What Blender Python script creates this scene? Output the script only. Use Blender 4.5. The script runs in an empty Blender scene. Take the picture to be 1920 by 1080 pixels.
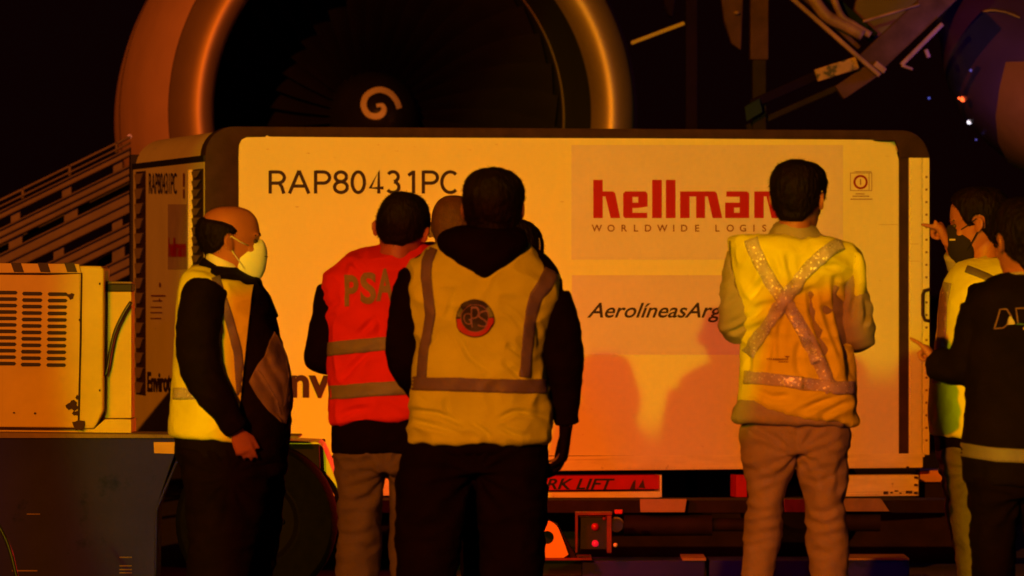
import bpy, bmesh, math, random
import numpy as np
from mathutils import Vector, Matrix, noise
from mathutils.bvhtree import BVHTree
R = math.radians
random.seed(7)
SC = bpy.context.scene
COL = SC.collection

# ------------------------------------------------------------------ camera, world, lamps, exposure
F = 10150.0          # focal length in photograph pixels
CZ = 1.43            # camera height (m); the horizon lies at row 500
cd = bpy.data.cameras.new('camera')
cam = bpy.data.objects.new('camera', cd)
COL.objects.link(cam)
cam.location = (0, 0, CZ)
cam.rotation_euler = (R(90), 0, 0)
cd.sensor_width = 36
cd.lens = F / 1920 * 36
cd.shift_y = -40 / 1920
cd.clip_start = .5
cd.clip_end = 600
cd.dof.use_dof = True
cd.dof.focus_distance = 21.0
cd.dof.aperture_fstop = 6.3
SC.camera = cam

w = bpy.data.worlds.new("World")
SC.world = w
w.use_nodes = True
bg = w.node_tree.nodes['Background']
bg.inputs[0].default_value = (.9, .13, .14, 1)
bg.inputs[1].default_value = .0034

def spot(name, loc, target, color, power, radius, angle, blend=.3):
    l = bpy.data.lights.new(name, 'SPOT')
    l.color = color
    l.energy = power
    l.shadow_soft_size = radius
    l.spot_size = R(angle)
    l.spot_blend = blend
    o = bpy.data.objects.new(name, l)
    COL.objects.link(o)
    o.location = loc
    o.rotation_euler = (Vector(target) - Vector(loc)).to_track_quat('-Z', 'Y').to_euler()
    return o
# assumed apron floodlight on a high mast behind and to the left of the photographer (deep sodium orange)
spot('assumed_mast_flood', (-17, -40, 16), (0, 24, 1), (1, .205, .001), 128000, .25, 24, .6)
# assumed yellower floodlight low on a light tower to the left
spot('assumed_tower_flood', (-5.3, -6, 3.55), (1.36, 25.3, .95), (.9, .82, .004), 10600, .06, 11.0, .14)
# weak cool fill added far behind the camera to lift the blues
spot('cool_fill', (-1.5, -30, 5), (0, 24, .5), (.08, .26, 1), 1500, .6, 20, .6)
# assumed red point light, added unseen behind the centre man, reddening the container foot
l = bpy.data.lights.new('assumed_red_light', 'POINT')
l.color = (1, .01, .012)
l.energy = 42
l.shadow_soft_size = .04
o = bpy.data.objects.new('assumed_red_light', l)
COL.objects.link(o)
o.location = (-.08, 23.85, .72)

vs = SC.view_settings
vs.view_transform = 'Standard'
vs.look = 'None'
vs.gamma = 1
vs.exposure = 0
vs.use_curve_mapping = False
SC.cycles.use_denoising = True

# ------------------------------------------------------------------ helpers
def P(px, py, D):
    return Vector(((px - 960) * D / F, D, CZ - (py - 500) * D / F))

def mat(name, col, rough=.6, metal=0, ns=8, na=.12, bump=0, bs=60, emis=None, es=0, spec=.4, stretch=(1, 1, 1), dirt=None, dscale=3, dthr=.62):
    m = bpy.data.materials.new(name)
    m.use_nodes = True
    nt = m.node_tree
    N = nt.nodes
    L = nt.links
    b = N['Principled BSDF']
    b.inputs['Roughness'].default_value = rough
    b.inputs['Metallic'].default_value = metal
    b.inputs['Specular IOR Level'].default_value = spec
    tc = N.new('ShaderNodeTexCoord')
    mp = N.new('ShaderNodeMapping')
    mp.inputs['Scale'].default_value = stretch
    L.new(tc.outputs['Object'], mp.inputs['Vector'])
    no = N.new('ShaderNodeTexNoise')
    no.inputs['Scale'].default_value = ns
    no.inputs['Detail'].default_value = 6
    no.inputs['Roughness'].default_value = .6
    L.new(mp.outputs[0], no.inputs['Vector'])
    cr = N.new('ShaderNodeValToRGB')
    e = cr.color_ramp.elements
    e[0].position = .3
    e[1].position = .7
    e[0].color = tuple(c * (1 - na) for c in col) + (1,)
    e[1].color = tuple(min(1, c * (1 + na)) for c in col) + (1,)
    L.new(no.outputs['Fac'], cr.inputs[0])
    out = cr.outputs[0]
    if dirt:
        n2 = N.new('ShaderNodeTexNoise')
        n2.inputs['Scale'].default_value = dscale
        n2.inputs['Detail'].default_value = 10
        n2.inputs['Roughness'].default_value = .7
        L.new(tc.outputs['Object'], n2.inputs['Vector'])
        c2 = N.new('ShaderNodeValToRGB')
        c2.color_ramp.elements[0].position = dthr
        c2.color_ramp.elements[1].position = dthr + .06
        L.new(n2.outputs['Fac'], c2.inputs[0])
        mx = N.new('ShaderNodeMixRGB')
        mx.inputs[2].default_value = tuple(dirt) + (1,)
        L.new(c2.outputs[0], mx.inputs[0])
        L.new(out, mx.inputs[1])
        out = mx.outputs[0]
    L.new(out, b.inputs['Base Color'])
    if bump:
        n3 = N.new('ShaderNodeTexNoise')
        n3.inputs['Scale'].default_value = bs
        n3.inputs['Detail'].default_value = 5
        L.new(mp.outputs[0], n3.inputs['Vector'])
        bp = N.new('ShaderNodeBump')
        bp.inputs['Strength'].default_value = bump
        bp.inputs['Distance'].default_value = .01
        L.new(n3.outputs['Fac'], bp.inputs['Height'])
        L.new(bp.outputs[0], b.inputs['Normal'])
    if emis:
        b.inputs['Emission Color'].default_value = tuple(emis) + (1,)
        b.inputs['Emission Strength'].default_value = es
    return m

def sparkle_mat(name, base, scale=120, thr=.72):
    m = mat(name, base, .5, 0, 30, .2, .4, 150)
    nt = m.node_tree
    N = nt.nodes
    L = nt.links
    b = N['Principled BSDF']
    # crinkled retro-reflective tape: small facets of varying gloss
    tc = N['Texture Coordinate']
    v = N.new('ShaderNodeTexVoronoi')
    v.inputs['Scale'].default_value = scale
    L.new(tc.outputs['Object'], v.inputs['Vector'])
    sep = N.new('ShaderNodeSeparateColor')
    L.new(v.outputs['Color'], sep.inputs[0])
    cr = N.new('ShaderNodeValToRGB')
    cr.color_ramp.elements[0].position = thr
    cr.color_ramp.elements[1].position = thr + .05
    L.new(sep.outputs[0], cr.inputs[0])
    L.new(cr.outputs[0], b.inputs['Metallic'])
    mx = N.new('ShaderNodeMixRGB')
    src = b.inputs['Base Color'].links[0].from_socket
    L.new(cr.outputs[0], mx.inputs[0])
    L.new(src, mx.inputs[1])
    mx.inputs[2].default_value = (1, 1, 1, 1)
    L.new(mx.outputs[0], b.inputs['Base Color'])
    rr = N.new('ShaderNodeMapRange')
    rr.inputs['To Min'].default_value = .55
    rr.inputs['To Max'].default_value = .35
    L.new(cr.outputs[0], rr.inputs['Value'])
    L.new(rr.outputs[0], b.inputs['Roughness'])
    return m

M = {}
M['panel'] = mat('white panel', (.80, .80, .62), .42, 0, 2.2, .025, .03, 3, dirt=(.62, .56, .42), dscale=9, dthr=.70)
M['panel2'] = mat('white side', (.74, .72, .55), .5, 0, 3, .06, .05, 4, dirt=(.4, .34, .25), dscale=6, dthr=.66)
M['end_louvre'] = mat('louvre paint', (.30, .24, .18), .6)
M['alu'] = mat('aluminium rail', (.80, .80, .56), .5, .0, 5, .12, .05, 20, dirt=(.3, .25, .18), dscale=12, dthr=.62, stretch=(1, 1, 5))
M['frame'] = mat('dark profile', (.043, .022, .028), .6, .0, 12, .3, .1, 40, spec=.12)
M['black'] = mat('black trim', (.012, .01, .01), .6, 0, 10, .2)
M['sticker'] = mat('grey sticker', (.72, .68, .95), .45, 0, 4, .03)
M['sticker2'] = mat('lilac sticker', (.70, .60, .95), .45, 0, 4, .03)
M['red'] = mat('red print', (.40, .003, .006), .5, 0, 10, .05)
M['ink'] = mat('dark print', (.030, .008, .04), .5, 0, 10, .1)
M['ink_soft'] = mat('faded print', (.22, .07, .06), .5, 0, 10, .1)
M['redpaint'] = mat('red paint', (.45, .006, .006), .5, 0, 10, .15, dirt=(.15, .01, .01), dscale=14, dthr=.62)
M['equip'] = mat('yellow equipment paint', (.62, .50, .05), .5, 0, 5, .10, .06, 10, dirt=(.06, .02, .01), dscale=5, dthr=.655)
M['rust'] = mat('rust', (.045, .018, .01), .8, 0, 10, .4)
M['truck'] = mat('blue grey paint', (.026, .024, .42), .75, 0, 2, .25, .06, 6, spec=.12, dirt=(.010, .014, .25), dscale=2.5, dthr=.55)
M['steel'] = mat('dirty steel', (.20, .14, .10), .65, .0, 8, .35, .1, 30)
M['dark_steel'] = mat('dark steel', (.014, .008, .008), .7, .0, 8, .4, .1, 30, spec=.1)
M['orange'] = mat('orange reflector', (.55, .30, .03), .5, 0, 10, .1)
M['tyre'] = mat('tyre rubber', (.004, .003, .004), .85, 0, 20, .3, .2, 60, spec=.06)
M['rim'] = mat('wheel rim', (.006, .004, .006), .8, .0, 10, .2, spec=.08)
M['nacelle'] = mat('nacelle paint', (.70, .40, .38), .5, 0, 3, .08, spec=.3)
M['lip'] = mat('inlet lip metal', (.50, .33, .22), .54, .72, 3, .1, .02, 4)
M['inner'] = mat('inlet liner', (.02, .018, .016), .6, 0, 5, .2)
M['blade'] = mat('fan blade', (.022, .016, .014), .4, .4, 5, .2)
M['spinner'] = mat('spinner black', (.012, .01, .01), .35, 0, 5, .2)
M['spiral'] = mat('spiral white', (.60, .54, .40), .5, 0, 5, .05)
M['fuse'] = mat('fuselage violet paint', (.035, .016, .14), .3, 0, 2, .3, spec=.5)
M['fuse_panel'] = mat('belly panel', (.12, .05, .035), .5, 0, 2, .3)
M['asphalt'] = mat('asphalt', (.035, .035, .036), .9, 0, 6, .3, .3, 90)
M['yellow_vest'] = mat('yellow vest cloth', (.74, .68, .02), .75, 0, 6, .09, .6, 22, spec=.1)
M['yellow_vest_old'] = mat('washed yellow vest cloth', (.58, .70, .03), .75, 0, 6, .09, .6, 20, spec=.1)
M['red_vest'] = mat('red orange vest cloth', (.70, .034, .012), .75, 0, 6, .07, .6, 20, spec=.1)
M['grey_band'] = mat('grey reflective band', (.15, .115, .14), .55, 0, 14, .12, .2, 60)
M['olive_band'] = mat('olive reflective band', (.20, .21, .12), .55, 0, 14, .12, .2, 60)
M['psa'] = mat('olive print', (.25, .21, .05), .6, 0, 20, .12)
M['spark'] = sparkle_mat('crinkled reflective tape', (.48, .40, .50), 200, .90)
M['spark2'] = sparkle_mat('bright reflective tape', (.52, .46, .6), 180, .66)
M['black_cloth'] = mat('black cloth', (.006, .0022, .0025), .9, 0, 10, .3, .5, 30, spec=.04)
M['navy_cloth'] = mat('navy cloth', (.007, .0028, .0035), .85, 0, 10, .3, .5, 30, spec=.07)
M['tan'] = mat('tan cotton', (.31, .23, .17), .8, 0, 8, .1, .5, 35, spec=.15)
M['tan2'] = mat('brown cotton', (.115, .095, .07), .8, 0, 8, .12, .5, 35, spec=.15)
M['beige'] = mat('beige jacket', (.33, .26, .20), .8, 0, 8, .1, .5, 30, spec=.15)
M['shirt'] = mat('white shirt', (.72, .68, .58), .7, 0, 8, .05, .2, 30)
M['brown_flap'] = mat('brown lining', (.20, .14, .10), .7, 0, 9, .45, .5, 25)
M['mask_white'] = mat('white mask', (.78, .80, .62), .8, 0, 12, .04, .2, 80)
M['mask_dark'] = mat('dark mask', (.014, .007, .012), .9, 0, 12, .1, .2, 80)
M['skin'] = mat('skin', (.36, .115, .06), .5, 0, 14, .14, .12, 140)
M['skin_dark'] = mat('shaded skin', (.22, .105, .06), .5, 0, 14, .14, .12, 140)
M['hair'] = mat('dark hair', (.007, .002, .002), .65, 0, 30, .5, .9, 90, stretch=(1, 1, .35), spec=.12)
M['hair_thin'] = mat('shaved grey hair', (.085, .022, .014), .7, 0, 30, .3, .6, 120)
M['eye'] = mat('eye', (.05, .03, .025), .2, 0, 5, .1)
M['shoe'] = mat('shoe leather', (.012, .010, .010), .4, 0, 10, .2)
M['plastic'] = mat('black plastic', (.015, .013, .013), .3, 0, 10, .2)
M['amber'] = mat('red lens', (.3, .004, .01), .2, 0, 10, .2, emis=(1, .01, .03), es=.55)
M['amber_dim'] = mat('dim red lens', (.30, .004, .02), .2, 0, 10, .3, spec=.8)
M['lampred'] = mat('lit red lamp', (.5, .02, .01), .3, emis=(1, .10, .02), es=3)
M['lampwhite'] = mat('lit white lamp', (.8, .8, .8), .3, emis=(.8, .8, 1), es=1.6)
M['lampblue'] = mat('lit blue lamp', (.1, .1, .8), .3, emis=(.12, .16, 1), es=.35)
M['ramp'] = mat('ramp metal', (.15, .11, .10), .6, .0, 6, .25, .1, 20)
M['dial'] = mat('badge black', (.02, .014, .012), .6)
M['badge_red'] = mat('badge red', (.42, .02, .012), .6)
M['badge_green'] = mat('badge green', (.16, .22, .05), .6)
M['thread'] = mat('pale thread', (.50, .42, .32), .6)
M['thread3'] = mat('faded thread', (.26, .15, .14), .6)
M['crimson'] = mat('dark crimson paint', (.13, .002, .006), .5, 0, 14, .5)
M['thread2'] = mat('rose thread', (.22, .10, .09), .6)
M['green_thread'] = mat('green thread', (.05, .16, .05), .6)
M['fade_black'] = mat('stripe black', (.03, .02, .012), .6, 0, 20, .4, dirt=(.4, .3, .05), dscale=20, dthr=.68)

class Geo:
    def __init__(s):
        s.v = []
        s.f = []
    def add(s, vs, fs):
        k = len(s.v)
        s.v += [Vector(a) for a in vs]
        s.f += [tuple(i + k for i in f) for f in fs]
        return s
    def box(s, a, b, T=None):
        x0, y0, z0 = a
        x1, y1, z1 = b
        vs = [Vector(p) for p in ((x0, y0, z0), (x1, y0, z0), (x1, y1, z0), (x0, y1, z0), (x0, y0, z1), (x1, y0, z1), (x1, y1, z1), (x0, y1, z1))]
        if T:
            vs = [T(p) for p in vs]
        return s.add(vs, [(0, 3, 2, 1), (4, 5, 6, 7), (0, 1, 5, 4), (1, 2, 6, 5), (2, 3, 7, 6), (3, 0, 4, 7)])
    def prism(s, poly, ext, T=None):
        """poly: list of Vectors (planar), ext: extrusion Vector"""
        n = len(poly)
        vs = [Vector(p) for p in poly] + [Vector(p) + Vector(ext) for p in poly]
        if T:
            vs = [T(p) for p in vs]
        return s.add(vs, [tuple(range(n))[::-1], tuple(range(n, 2 * n))] + [(i, (i + 1) % n, n + (i + 1) % n, n + i) for i in range(n)])
    def tube(s, pts, rad, n=12, flat=None):
        pts = [Vector(p) for p in pts]
        if not hasattr(rad, '__len__'):
            rad = [rad] * len(pts)
        rings = []
        prev = None
        for i, p in enumerate(pts):
            d = (pts[min(i + 1, len(pts) - 1)] - pts[max(i - 1, 0)]).normalized()
            if prev is None:
                a = d.orthogonal().normalized()
            else:
                a = (prev - d * prev.dot(d)).normalized()
            prev = a
            b = d.cross(a)
            rings.append([p + (a * math.cos(t) + b * math.sin(t)) * rad[i] for t in [2 * math.pi * k / n for k in range(n)]])
        return s.rings(rings)
    def rings(s, rings, cap=True):
        n = len(rings[0])
        vs = [p for r in rings for p in r]
        fs = []
        for i in range(len(rings) - 1):
            for k in range(n):
                fs.append((i * n + k, i * n + (k + 1) % n, (i + 1) * n + (k + 1) % n, (i + 1) * n + k))
        if cap:
            c0 = sum(rings[0], Vector()) / n
            c1 = sum(rings[-1], Vector()) / n
            vs += [c0, c1]
            a = len(vs) - 2
            fs += [(a, (k + 1) % n, k) for k in range(n)]
            m = (len(rings) - 1) * n
            fs += [(a + 1, m + k, m + (k + 1) % n) for k in range(n)]
        return s.add(vs, fs)
    def ell(s, c, ax, ay, az, n=16, m=10):
        c = Vector(c)
        ax = Vector(ax); ay = Vector(ay); az = Vector(az)
        rings = []
        for i in range(1, m):
            t = math.pi * i / m
            rings.append([c + az * math.cos(t) + (ax * math.cos(u) + ay * math.sin(u)) * math.sin(t) for u in [2 * math.pi * k / n for k in range(n)]])
        return s.rings(rings)
    def lathe(s, prof, o, axis, n=64, closed=False):
        o = Vector(o)
        axis = Vector(axis).normalized()
        a = axis.orthogonal().normalized()
        b = axis.cross(a)
        rings = [[o + axis * q + (a * math.cos(t) + b * math.sin(t)) * r for t in [2 * math.pi * k / n for k in range(n)]] for q, r in prof]
        if closed:
            rings.append(rings[0])
        return s.rings(rings, cap=False)
    def mesh(s, name='tmp', recalc=True):
        me = bpy.data.meshes.new(name)
        me.from_pydata([tuple(p) for p in s.v], [], s.f)
        me.update()
        if recalc:
            bm = bmesh.new()
            bm.from_mesh(me)
            bmesh.ops.recalc_face_normals(bm, faces=bm.faces)
            bm.to_mesh(me)
            bm.free()
        return me
    def build(s, name, m, parent=None, local=False, smooth=False, bevel=0, wide=40):
        me = s.mesh(name)
        return link(me, name, m, parent, local, smooth, bevel, wide)

MW = {}
def link(me, name, m, parent=None, local=False, smooth=False, bevel=0, wide=40):
    if bevel:
        bm = bmesh.new()
        bm.from_mesh(me)
        bmesh.ops.remove_doubles(bm, verts=bm.verts, dist=1e-5)
        es = [e for e in bm.edges if len(e.link_faces) == 2 and e.calc_face_angle(0) > R(wide)]
        bmesh.ops.bevel(bm, geom=es, offset=bevel, segments=2, affect='EDGES', profile=.5, clamp_overlap=True)
        bm.to_mesh(me)
        bm.free()
    if parent is not None and not local:
        rt = parent
        while rt.parent is not None:
            rt = rt.parent
        if rt.name in MW:
            me.transform(MW[rt.name].inverted())
    ob = bpy.data.objects.new(name, me)
    COL.objects.link(ob)
    if m is not None:
        me.materials.append(m)
    if smooth:
        for p in me.polygons:
            p.use_smooth = True
        if bevel or smooth == 'auto':
            me.set_sharp_from_angle(angle=R(35))
    ob.parent = parent
    return ob

def thing(name, label, cat, loc, rz=0, group=None):
    o = bpy.data.objects.new(name, None)
    COL.objects.link(o)
    o.empty_display_size = .2
    o.location = loc
    o.rotation_euler = (0, 0, rz)
    MW[o.name] = Matrix.Translation(Vector(loc)) @ Matrix.Rotation(rz, 4, 'Z')
    o['label'] = label
    o['category'] = cat
    if group:
        o['group'] = group
    return o

def remesh(geo, voxel=.007, smooth=4):
    me = geo.mesh() if isinstance(geo, Geo) else geo
    ob = bpy.data.objects.new('tmp', me)
    COL.objects.link(ob)
    md = ob.modifiers.new('r', 'REMESH')
    md.mode = 'VOXEL'
    md.voxel_size = voxel
    if smooth:
        ms = ob.modifiers.new('s', 'SMOOTH')
        ms.factor = .5
        ms.iterations = smooth
    dg = bpy.context.evaluated_depsgraph_get()
    dg.update()
    out = bpy.data.meshes.new_from_object(ob.evaluated_get(dg))
    bpy.data.objects.remove(ob)
    return out

def displace(me, fn):
    nr = [v.normal.copy() for v in me.vertices]
    for v, n in zip(me.vertices, nr):
        v.co = v.co + n * fn(v.co, n)
    me.update()

def bvh(me):
    return BVHTree.FromPolygons([v.co.copy() for v in me.vertices], [tuple(p.vertices) for p in me.polygons])

CAMP = Vector((0, 0, CZ))
def drape(flat_v, flat_f, tree, eps=.003, maxlen=9):
    """lay a flat pattern given in photograph pixels onto the cloth below it"""
    bm = bmesh.new()
    vs = [bm.verts.new((x, y, 0)) for x, y in flat_v]
    for f in flat_f:
        try:
            bm.faces.new([vs[i] for i in f])
        except ValueError:
            pass
    bmesh.ops.triangulate(bm, faces=bm.faces)
    for it in range(5):
        es = [e for e in bm.edges if e.calc_length() > maxlen]
        if not es:
            break
        bmesh.ops.subdivide_edges(bm, edges=es, cuts=1)
        bmesh.ops.triangulate(bm, faces=bm.faces)
    bad = []
    for v in bm.verts:
        d = (P(v.co.x, v.co.y, 20) - CAMP).normalized()
        hit, n, i, dist = tree.ray_cast(CAMP + d * 10, d, 60)
        if hit is None:
            bad.append(v)
        else:
            v.co = hit + (n if n.dot(d) < 0 else -n) * eps
    bmesh.ops.delete(bm, geom=bad, context='VERTS')
    me = bpy.data.meshes.new('drape')
    bm.to_mesh(me)
    bm.free()
    # give the cloth piece a thickness
    return me

def solid_drape(me, t=.0015):
    """give a draped piece its cloth thickness (towards the body)"""
    bm = bmesh.new()
    bm.from_mesh(me)
    src = bm.faces[:]
    bnd = [e for e in bm.edges if len(e.link_faces) == 1]
    mp = {v: bm.verts.new(v.co + Vector((0, abs(t), 0))) for v in bm.verts[:]}
    for f in src:
        bm.faces.new([mp[v] for v in reversed(f.verts[:])])
    for e in bnd:
        v0, v1 = e.verts
        bm.faces.new([v0, v1, mp[v1], mp[v0]])
    bmesh.ops.recalc_face_normals(bm, faces=bm.faces)
    bm.to_mesh(me)
    bm.free()
    return me

def strip(pts, wd):
    """flat strip polygon mesh along pts with width wd (px)"""
    v = []
    f = []
    n = len(pts)
    for i, (x, y) in enumerate(pts):
        x0, y0 = pts[max(i - 1, 0)]
        x1, y1 = pts[min(i + 1, n - 1)]
        dx, dy = x1 - x0, y1 - y0
        l = math.hypot(dx, dy) or 1
        ww = wd[i] if hasattr(wd, '__len__') else wd
        nx, ny = -dy / l * ww / 2, dx / l * ww / 2
        v += [(x + nx, y + ny), (x - nx, y - ny)]
        if i:
            f.append((2 * i - 2, 2 * i - 1, 2 * i + 1, 2 * i))
    return v, f

def text2d(s, bold=0, shear=0):
    c = bpy.data.curves.new('t', 'FONT')
    c.body = s
    c.size = 1
    c.offset = bold
    c.shear = shear
    c.fill_mode = 'FRONT'
    c.resolution_u = 5
    ob = bpy.data.objects.new('t', c)
    COL.objects.link(ob)
    dg = bpy.context.evaluated_depsgraph_get()
    dg.update()
    me = bpy.data.meshes.new_from_object(ob.evaluated_get(dg))
    bpy.data.objects.remove(ob)
    v = [(a.co.x, a.co.y) for a in me.vertices]
    f = [tuple(p.vertices) for p in me.polygons]
    return v, f

def fit(v, x0, x1, ytop, ybase, ref=None, vref=None):
    """map font coordinates to pixels; ref = vertices of the part of the text whose box is x0..x1, ytop..ybase"""
    r = ref or v
    ax0 = min(p[0] for p in r); ax1 = max(p[0] for p in r)
    q = vref or r
    ay1 = max(p[1] for p in q)
    ay0 = 0
    return [(x0 + (x - ax0) / (ax1 - ax0) * (x1 - x0), ybase - (y - ay0) / (ay1 - ay0) * (ybase - ytop)) for x, y in v]

def catmull(keys, n):
    """keys: list of equal-length tuples; returns n samples"""
    K = np.array(keys, float)
    m = len(K)
    out = []
    for i in range(n):
        t = i * (m - 1) / (n - 1)
        k = min(int(t), m - 2)
        u = t - k
        p0 = K[max(k - 1, 0)]; p1 = K[k]; p2 = K[k + 1]; p3 = K[min(k + 2, m - 1)]
        out.append(.5 * (2 * p1 + (p2 - p0) * u + (2 * p0 - 5 * p1 + 4 * p2 - p3) * u * u + (3 * p1 - p0 - 3 * p2 + p3) * u ** 3))
    return out

# ------------------------------------------------------------------ ground
g = Geo()
g.add([(-150, -60, 0), (150, -60, 0), (150, 260, 0), (-150, 260, 0)], [(0, 1, 2, 3)])
gr = g.build('ground', M['asphalt'])
gr['kind'] = 'structure'

# ------------------------------------------------------------------ air cargo container
TH = R(12.8)
CT, ST = math.cos(TH), math.sin(TH)
CX0, CY0 = (385 - 960) * 25 / F, 25.0
ZB = .474
def CF(px, py):
    t = (px - 960) / F
    u = (t * CY0 - CX0) / (CT - t * ST)
    return u, CZ - (py - 500) / F * (CY0 + u * ST) - ZB
def CS(px, py):
    t = (px - 960) / F
    v = (CX0 - CY0 * t) / (ST + t * CT)
    return v, CZ - (py - 500) / F * (CY0 + v * CT) - ZB
LEN, HT, WID = CF(1742, 500)[0], CF(420, 237)[1], 2.22
box = thing('air_cargo_container', 'large white temperature controlled air cargo container with red and dark lettering on its long face', 'cargo container', (CX0, CY0, ZB), TH)

def rrect(u0, u1, w0, w1, rt, rb=.01, n=8):
    pts = []
    for (cx, cz, a0, r) in ((u1 - rb, w0 + rb, -90, rb), (u1 - rt, w1 - rt, 0, rt), (u0 + rt, w1 - rt, 90, rt), (u0 + rb, w0 + rb, 180, rb)):
        for k in range(n + 1):
            a = R(a0 + 90 * k / n)
            pts.append((cx + r * math.cos(a), cz + r * math.sin(a)))
    return pts
g = Geo()
o_ = rrect(.012, LEN - .012, .1, HT - .01, .15)
g.prism([(a, .10, b) for a, b in o_], (0, WID - .13, 0))
g.build('body', M['panel2'], box, True, 'auto')
# dark edge profile round the long face
pu0, pw1 = CF(447, 257)
pu1 = CF(1684, 300)[0]
wb = CF(1100, 855)[1]
g = Geo()
outer = rrect(0, LEN, wb, HT, .135)
inner = rrect(pu0, LEN - .055, wb + .004, HT - .048, .06)
n = len(outer)
vs = [Vector((a, 0, b)) for a, b in outer] + [Vector((a, 0, b)) for a, b in inner] + [Vector((a, .14, b)) for a, b in outer] + [Vector((a, .14, b)) for a, b in inner]
fs = []
for i in range(n):
    j = (i + 1) % n
    fs += [(i, j, n + j, n + i), (2 * n + i, 3 * n + i, 3 * n + j, 2 * n + j), (i, 2 * n + i, 2 * n + j, j), (n + i, n + j, 3 * n + j, 3 * n + i)]
g.add(vs, fs)
g.build('edge_profile', M['frame'], box, True, 'auto', bevel=.006)
# front panel with worn upper right corner
def poly_px(pts):
    return [CF(*p) for p in pts]
pl = [(452, 854), (1684, 854), (1684, 300), (1680, 285), (1676, 274), (1668, 268), (1645, 266.5), (1634, 262.5), (1610, 262), (1200, 259.5), (700, 258), (505, 256.5), (500, 254), (497, 257), (462, 257.5), (453, 262), (448, 272), (447, 300), (448, 600)]
g = Geo()
g.prism([(a, -.010, b) for a, b in poly_px(pl)], (0, .06, 0))
panel = g.build('side_panel', M['panel'], box, True)
# right-hand: dark seam, post and corner cap
def crect(name, x0, y0, x1, y1, d0, d1, m, bev=.003, parent=box):
    a, b = CF(x0, y1)
    c, d = CF(x1, y0)
    gg = Geo()
    gg.box((a, d0, b), (c, d1, d))
    return gg.build(name, m, parent, True, bevel=bev)
crect('door_seam', 1685, 285, 1703, 853, -.004, .05, M['frame'])
crect('corner_post', 1703.5, 296, 1727, 853, -.016, .05, M['panel'])
crect('corner_post', 1728.5, 296, 1741.5, 853, -.013, .12, M['panel'])
cap = [(1676, 262), (1712, 262), (1730, 272), (1739, 286), (1741, 295.5), (1686, 295.5), (1684, 280)]
g = Geo()
g.prism([(a, -.020, b) for a, b in poly_px(cap)], (0, .03, 0))
g.build('corner_cap', M['frame'], box, True, bevel=.003)
for k in range(22):
    y = 330 + k * 23.5
    crect('rivet', 1733.5, y, 1737.5, y + 4, -.0155, -.012, M['steel'], .0008)
# latch handle in the post
g = Geo()
hp = [CF(x, y) for x, y in ((1741, 542), (1730, 545), (1727, 553), (1727, 590), (1731, 600), (1741, 602))]
g.tube([(a, -.026, b) for a, b in hp], .008, 10)
g.build('latch_handle', M['frame'], box, True, True)
# base rail and skid
crect('base_rail', 447, 855, 1729, 888, -.018, .12, M['alu'], .006)
crect('rail_lip', 447, 856.5, 1731, 860, -.024, -.016, M['alu'], .001)
g = Geo()
a, b = CF(430, 888.3); c, d = CF(1733, 853)
g.box((.02, .13, .0), (LEN - .03, WID - .02, .11))
g.build('floor_pan', M['alu'], box, True, bevel=.005)
crect('skid_panel', 1575, 890.5, 1722, 931, -.006, .12, M['alu'], .003)
for yy in (921.5, 925.5):
    crect('skid_rib', 1575, yy, 1721, yy + 1.6, -.0105, -.005, M['frame'], .0005)
for (x, y) in ((1713, 893), (1713, 907), (1713, 922), (1697, 874)):
    crect('bolt', x, y, x + 5, y + 4, -.022, -.005, M['rust'], .001)
for i, (x, y, wx, wy) in enumerate(((1655, 921, 9, 6), (1668, 922, 5, 3), (1676, 919, 7, 3), (1697, 920, 12, 5), (1685, 923, 4, 3))):
    crect('scuff', x, y, x + wx, y + wy, -.0125, -.0105, M['rust'], .0008)
crect('fork_pocket_label', 930, 890.5, 1236, 920, -.006, .12, M['redpaint'], .003)
crect('skid_foot', 930, 921, 1236, 936, -.016, .1, M['alu'], .004)
crect('pocket_post', 1236.5, 890.5, 1240, 932, -.008, .1, M['alu'], .001)
crect('skid_foot', 1380, 890.5, 1400, 932, -.006, .1, M['redpaint'], .001)
crect('skid_foot', 447, 890.5, 900, 932, -.006, .1, M['alu'], .003)
def ctext(name, v2, f2, m, d=-.0185, parent=panel):
    gg = Geo()
    gg.add([(CF(x, y)[0], d, CF(x, y)[1]) for x, y in v2], f2)
    return gg.build(name, m, parent, True)
def cpoly(name, polys, m, d=-.0185, parent=panel):
    gg = Geo()
    for p in polys:
        q = [CF(*a) for a in p]
        gg.add([(a, d, b) for a, b in q], [tuple(range(len(q)))])
    return gg.build(name, m, parent, True)
def rect(x0, y0, x1, y1):
    return [(x0, y1), (x1, y1), (x1, y0), (x0, y0)]
st1 = cpoly('logo_sticker', [rect(1070, 272, 1579, 487)], M['sticker'], -.0145, box)
st2 = cpoly('airline_sticker', [rect(1071, 516, 1579, 665)], M['sticker2'], -.0145, box)
# red block lettering
def Z(pts):
    return [(1060 + x / 3, 280 + y / 3) for x, y in pts]
def zr(x0, y0, x1, y1):
    return Z([(x0, y1), (x1, y1), (x1, y0), (x0, y0)])
def n_shape(x):
    return [zr(x, 237, x + 53, 387), Z([(x + 53, 265), (x + 68, 265), (x + 98, 387), (x + 151, 387), (x + 122, 247), (x + 110, 237), (x + 53, 237)])]
H = [zr(152, 172, 205, 387), Z([(205, 265), (220, 265), (250, 387), (303, 387), (275, 247), (262, 237), (205, 237)])]
H += [Z([(320, 377), (330, 387), (372, 387), (372, 237), (332, 237), (320, 248)]), zr(372, 237, 405, 268), Z([(405, 330), (457, 322), (457, 250), (445, 237), (405, 237)]), zr(372, 300, 405, 330), zr(372, 357, 455, 387)]
H += [Z([(405, 268), (405, 300), (406, 300), (406, 268)])]
H += [zr(483, 172, 537, 387), zr(560, 172, 614, 387)]
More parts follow.
